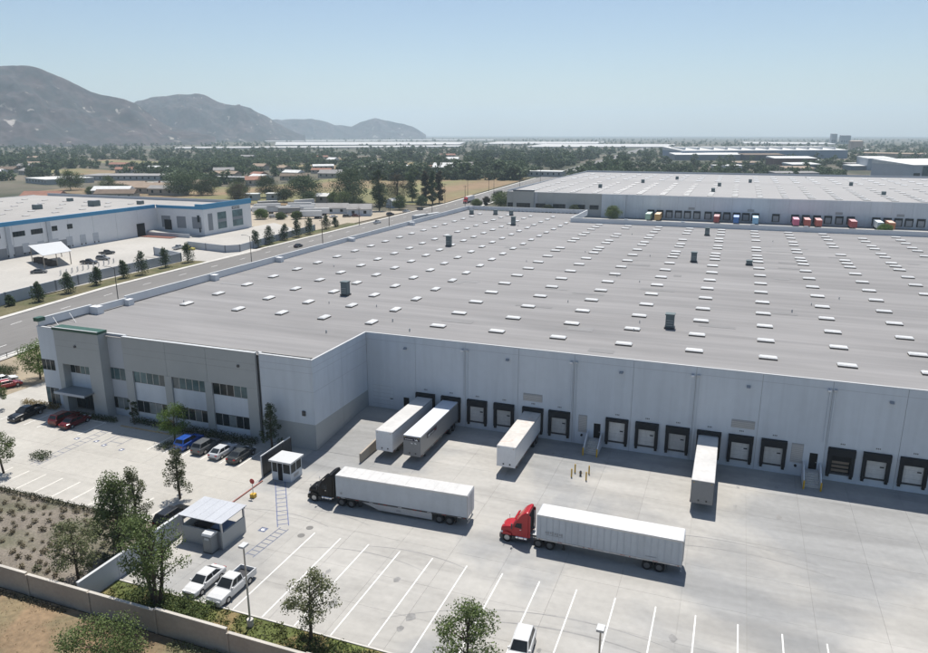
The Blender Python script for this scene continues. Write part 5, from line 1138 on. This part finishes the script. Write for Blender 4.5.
# street trees along the yard walls
def cone_tree(label, x, y, h, w, m, group, leaf_s=.5, per=48):
    w *= 1.3; h *= 1.06
    r = random.Random(int(x*3+y*5)); t = thing('street_tree', label, 'tree', (x, y, 0), 0, group)
    MB().tube([(0, 0, -.1), (0, 0, h*.5), (0, 0, h*.9)], [.10, .08, .03], 6).build('trunk', TRUNK, t)
    cl = []
    for k in range(20):
        f = (k+.5)/20; zc = h*(.16+.82*f); rr = w*.42*math.sin(math.pi*(.30+.66*f))**.8*r.uniform(.15, .75); a = r.uniform(0, 6.28); s = w*.24*(1.15-.65*f)
        cl.append((math.cos(a)*rr, math.sin(a)*rr, zc, s*1.1, s*1.1, s*1.3))
    crown_obj(cl, per, leaf_s, m, t); return t
for k, (x, y, h, w) in enumerate(((-124.5, 33.9, 2.6, 2.4), (-121.5, 40.1, 5.0, 3.2), (-123.5, 51.4, 5.4, 4.0), (-125, 62.8, 5.0, 4.0), (-126, 74.2, 5.2, 3.8), (-125, 81, 7.0, 4.2), (-127, 93.5, 6.2, 4.0), (-127, 104.5, 6.4, 4.2))):
    cone_tree(ORD[k] + ' street tree from the left along the left yard wall', x, y, h, w, LF_STREET, 'street trees along the yard wall')
for k, (x, y, h, w) in enumerate(((-126.4, 142.8, 6.2, 4.4), (-126.1, 151.9, 6.8, 4.8), (-127, 164, 6.2, 4.4), (-127.2, 173.9, 7.2, 4.0), (-127.4, 184.3, 6.8, 4.6), (-130, 202.5, 5.8, 4.2), (-130, 211, 4.4, 3.6))):
    cone_tree(ORD[k] + ' street tree from the left beyond the driveway', x, y, h, w, LF_STREET, 'street trees beyond the driveway', .55)
MIDT = [(-248.9, 293.5, 13, 12, LF_BROWN, 'brownish tree at the left end of the trailer yard'), (-264, 345, 15, 17, LF_DARK, 'dark round tree behind the white sheds'),
 (-183.9, 226.8, 5.3, 7, LF_LIGHT, 'small bright tree at the front left of the trailer yard'), (-174.4, 230.4, 3.4, 5, LF_MID, 'small bush-like tree in the middle of the trailer yard'), (-166.5, 233.5, 4.2, 5.4, LF_MID, 'small green tree at the right of the trailer yard'),
 (-219, 322, 17, 24, LF_FAR, 'wide dark tree beyond the trailer yard, left of the widest one'), (-188.8, 330, 21, 25, LF_FAR, 'widest dark tree behind the small houses'), (-190, 312, 7.7, 8, LF_MID, 'small green tree below the widest dark tree'),
 (-147.9, 318, 20, 13, LF_BROWN, 'brownish tree between the tall green poplar and dark poplar'), (-453, 345, 15, 19, LF_MID, 'large green tree at far left behind the blue-trimmed building'), (-425, 356, 11, 13, LF_MID, 'green tree right of the large one at far left'),
 (-386, 330, 7, 16, LF_DARK, 'low dark tree in front of the tan-roofed house'), (-396, 313, 6, 9, LF_MID, 'low green tree just behind the blue-trimmed roof'), (-333, 338, 15, 25, LF_FAR, 'large dark tree right of the house with the chimney'), (-318, 346, 11, 18, LF_DARK, 'dark tree next to the large one right of the chimney house'),
 (-83, 337, 8.5, 17, LF_MID, 'broad green shrubby tree beside the second warehouse corner'), (-101, 336, 4, 7, LF_MID, 'small green tree beside road before the second warehouse'), (-95, 338, 6, 4.5, LF_BROWN, 'thin bare-looking tree near the second warehouse'),
 (-45, 296, 6, 6, LF_DARK, 'left small tree in front of the second warehouse office'), (-30, 296, 6.5, 6.5, LF_DARK, 'middle small tree in front of the second warehouse office'), (-8, 292, 7, 8, LF_MID, 'right small tree before the second warehouse, by the blank block'), (118.5, 283, 3.5, 6, LF_LIGHT, 'small bright tree in front of the orange far trailer')]
for k_, (x_, y_, h_, w_) in enumerate(((-232, 318, 9, 12), (-206, 308, 8, 10), (-178, 304, 9, 11), (-168, 300, 7, 9), (-160, 318, 14, 12), (-138, 300, 8, 8), (-156, 284, 6, 8), (-131, 318, 7, 7), (-280, 330, 10, 14), (-300, 360, 12, 15))):
    MIDT.append((x_, y_, h_, w_, [LF_DARK, LF_FAR, LF_MID][k_ % 3], ORD[k_] + ' smaller tree from the left in the clutter behind the trailer yard' if k_ < 8 else ['dark tree at the left end of the brown field', 'dark tree behind the one at the end of the brown field'][k_-8]))
MIDT[22:30] = sorted(MIDT[22:30], key=lambda q: math.atan2(q[0]-CAM.x, q[1]-CAM.y))
MIDT[22:30] = [(*q[:5], ORD[i] + ' smaller tree from the left in the clutter behind the trailer yard') for i, q in enumerate(MIDT[22:30])]
for x, y, h, w, m, lb in MIDT: broad_tree(lb, x, y, h, w, m, 'trees in the middle distance', nc=60, per=85, leaf_s=max(.45, w*.042), trunk_h=.2 if h > 8 else .15, gap=.4)
def poplar(label, x, y, h, w, m):
    r = random.Random(int(x*3+y)); t = thing('poplar_tree', label, 'tree', (x, y, 0), 0, 'tall trees beyond the small houses'); MB().tube([(0, 0, -.1), (0, 0, h*.5), (0, 0, h*.95)], [.4, .28, .08], 6).build('trunk', TRUNK, t)
    cl = [(r.uniform(-.28, .28)*w, r.uniform(-.28, .28)*w, h*(.10+.86*(k+.5)/26), w*.32*math.sin(math.pi*(.22+.7*k/26))+.4, w*.32*math.sin(math.pi*(.22+.7*k/26))+.4, h*.055) for k in range(26)]
    crown_obj(cl, 120, .85, m, t)
poplar('tall green poplar behind the small houses', -145, 288, 24, 11, LF_DARK); poplar('tall dark poplar right of the brownish tree', -152, 350, 22, 10, LF_FAR)
poplar('left of the three slim poplars beside the field', -136.1, 337, 21.5, 6, LF_BROWN); poplar('middle of the three slim poplars beside the field', -132.0, 338, 22, 6, LF_FAR); poplar('right of the three slim poplars beside the field', -131.0, 347, 21, 6.5, LF_BROWN)
# far woodland: a mass that nobody could count
def proto(n, seed, ls=.13):
    r = np.random.default_rng(seed); cl = []
    for k in range(9):
        f = r.uniform(0, 1); a = r.uniform(0, 6.28); rr = .36*math.sin(math.pi*(.2+.7*f))*r.uniform(.2, 1); cl.append((math.cos(a)*rr, math.sin(a)*rr, .14+.74*f, .24, .24, .17))
    return leaf_quads(cl, n//9, ls, r=r)
PN = [proto(243, i) for i in (1, 2, 3, 6)]; PF = [proto(90, 4, .2), proto(90, 5, .2)]
def in_poly(x, y, P):
    c = False
    for (x0, y0), (x1, y1) in zip(P, P[1:]+P[:1]):
        if (y0 > y) != (y1 > y) and x < (x1-x0)*(y-y0)/(y1-y0)+x0: c = not c
    return c
def inside_covers(x, y):
    d = Vector((x-CAM.x, y-CAM.y)); L = d.length; d /= L
    return any(in_poly(x+d.x*q, y+d.y*q, P) for P in COVER_POLYS for q in (0, 60, 140, 240)) or any(in_poly(x+d.x*q, y+d.y*q, P) for P in TANF for q in (0, 25, 55))
def woodland(name, label, count, amin, amax, rmin, rmax, protos, m, hmin, hmax, ok, cluster=.55):
    Vs, n = [], 0; tries = 0
    while n < count and tries < count*8:
        tries += 1
        a = random.uniform(amin, amax); r = 1/random.uniform(1/rmax, 1/rmin)
        x, y = CAM.x + r*math.sin(a), CAM.y + r*math.cos(a)
        if not ok(x, y) or inside_covers(x, y): continue
        if any((x-hx_)**2+(y-hy_)**2 < 900 or ((x-hx_)*.5+(y-hy_)*-.85 > 0 and (x-hx_)*.5-(y-hy_)*.85 < 75 and abs((x-hx_)*.85+(y-hy_)*.5) < 16) for hx_, hy_ in HCLEAR): continue
        cl = math.sin(x*.011+1.3)*math.sin(y*.009+.7) + .6*math.sin(x*.031+y*.021)
        if cl < random.uniform(-1.2, cluster): continue
        P = protos[random.randrange(len(protos))][0]; h = random.uniform(hmin, hmax); w = h*random.uniform(.8, 1.5); c, s = math.cos(n*1.7), math.sin(n*1.7)
        Q = np.empty_like(P); Q[:, 0] = (P[:, 0]*c-P[:, 1]*s)*w+x; Q[:, 1] = (P[:, 0]*s+P[:, 1]*c)*w+y; Q[:, 2] = P[:, 2]*h-.1*h; Vs.append(Q); n += 1
    V = np.concatenate(Vs); tag(np_mesh(name, V, np.arange(len(V)).reshape(-1, 4), m), label, 'woodland', kind='stuff')
HCLEAR = [(x, y) for _, x, y in far_h]
road_clear = lambda x, y: not (xl(min(y, 3100))-12 < x < xl(min(y, 3100))+38)
fieldclear = lambda x, y: not (-360 < x < -110 and y < 700)
woodland('woodland', 'dense dark trees and gardens filling the middle distance at left', 1700, -1.08, -.42, 440, 1500, PN, LF_FAR, 4, 15, lambda x, y: road_clear(x, y) and fieldclear(x, y) and not (-470 < x < -330 and y < 420) and not (-620 < x < -430 and y < 500), .62)
woodland('woodland', 'dark tree belt behind the field and the road', 620, -.52, -.14, 720, 1500, PN, LF_FAR, 6, 20, lambda x, y: road_clear(x, y), .3)
woodland('woodland', 'trees scattered between the industrial buildings at right', 620, -.22, .42, 600, 1700, PN, LF_FAR, 6, 14, lambda x, y: road_clear(x, y) and not (x > 150 and y < 1000) and not (-70 < x < 220 and 1220 < y < 1480), .45)
woodland('woodland', 'hazy far tree belts towards the horizon', 3400, -1.15, .45, 1450, 6500, PF, LF_FAR, 7, 15, lambda x, y: road_clear(x, y), .1)

# ------------------------------------------------------------------ hills
HILL = mat('hill_scrub', (.068, .053, .054), .95, .22, .006, .045, .38, col2=(.030, .032, .034), c2scale=.012, c2lo=.40, c2hi=.58, col3=(.30, .27, .24), c3scale=.02, c3lo=.655, c3hi=.70)
from mathutils import noise as mnoise
def hill(label, ridge, R0, spread, seed, name='hill'):
    """ridge: (bearing column, elevation row) as read from the photograph, set out as a ridge at range R0 with spurs and gullies on both flanks"""
    f_, cx_, yaw, pit = 720.56, 464.0, -.359, .2612
    us = np.linspace(ridge[0][0], ridge[-1][0], 260); vs = np.interp(us, [r[0] for r in ridge], [r[1] for r in ridge])
    nv = 84; V = []
    for i, (u, v) in enumerate(zip(us, vs)):
        du = (u-cx_)/f_; dv = (326.5-v)/f_
        d = np.array([math.sin(yaw)*math.cos(pit), math.cos(yaw)*math.cos(pit), -math.sin(pit)])
        rt = np.array([math.cos(yaw), -math.sin(yaw), 0]); up = np.cross(rt, d)
        q = d + rt*du + up*dv; hr = math.hypot(q[0], q[1]); bx, by = q[0]/hr, q[1]/hr
        hz = max(1.0, CAM.z + R0*q[2]/hr)
        for j in range(nv):
            s = -1 + 2*j/(nv-1); w_ = spread*(hz**.8*4.6+150)
            env = max(0.0, 1-abs(s))**(1.25 if s < 0 else 1.5)
            X = CAM.x + bx*(R0+s*w_); Y = CAM.y + by*(R0+s*w_)
            k = 1/(620*spread*(R0/3600)**.5)
            n1 = mnoise.ridged_multi_fractal((X*k, Y*k, seed*3.1), .9, 2.1, 6, 1.0, 2.0) - 1.0
            n2 = mnoise.fractal((X*k*3.2, Y*k*3.2, seed), .8, 2.1, 4)
            amp = min(1.0, abs(s)*3.2)*(1-abs(s))
            n3 = mnoise.fractal((X*k*11, Y*k*11, seed+4.0), .8, 2.2, 3)
            zz = hz*(env + .05*n3*amp + .02*mnoise.fractal((X*.006, Y*.006, seed+9.0), .7, 2.2, 4) + (.42*n1 + .17*n2)*amp) + 9*mnoise.noise((X*.012, Y*.012, seed))*min(1, hz/60)
            V.append((X, Y, max(-4.0, zz-3)))
    n = len(us); Q = [(i*nv+j, (i+1)*nv+j, (i+1)*nv+j+1, i*nv+j+1) for i in range(n-1) for j in range(nv-1)]
    return tag(struct(np_mesh(name, V, Q, HILL, None, True)), label)
hill('big brown scrub-covered mountain at the far left', [(-330, 128), (-260, 105), (-150, 72), (-80, 60), (0, 63), (12, 63), (30, 66), (45, 70), (60, 74.5), (75, 82), (90, 89), (105, 93), (112, 95), (125, 97.5), (135, 101.5), (143, 107), (155, 116), (170, 125), (190, 131), (215, 135)], 3600, 1.0, 3)
hill('rocky brown middle hill right of the big mountain', [(80, 134), (110, 118), (137, 100), (150, 96.5), (165, 95.5), (180, 93), (195, 92), (205, 94), (215, 98.5), (225, 103.5), (232, 104.5), (240, 104), (250, 107), (262, 113), (272, 119), (285, 127), (305, 134)], 4900, .8, 5)
hill('blue-grey low rounded hills farthest away', [(225, 134), (250, 127), (262, 123), (276, 119), (290, 118.5), (305, 118.5), (312, 118), (322, 120.5), (335, 124.5), (345, 125), (352, 126), (360, 122), (368, 119), (376, 117.8), (385, 119.5), (395, 121.5), (405, 123.5), (412, 126), (419, 130), (426, 134.5)], 7000, .7, 8)
# white rock outcrops on the hills
# ------------------------------------------------------------------ haze
hz = box('haze', None, None, -16000, 16000, -16000, 16000, -1.4, 520) if False else None
me = MB().box(-15800, 15800, -15800, 15800, -1.4, 520).mesh('haze'); hzm = bpy.data.materials.new('haze_air'); hzm.use_nodes = True
nn = hzm.node_tree.nodes; nn.remove(nn['Principled BSDF']); pv = nn.new('ShaderNodeVolumePrincipled')
pv.inputs['Color'].default_value = (.72, .88, 1.0, 1); pv.inputs['Density'].default_value = 1.0e-4; pv.inputs['Anisotropy'].default_value = 0.2
hzm.node_tree.links.new(pv.outputs[0], nn['Material Output'].inputs['Volume']); me.materials.append(hzm)
tag(link('haze', me), 'thin pale summer haze over the whole valley', 'haze', kind='stuff')
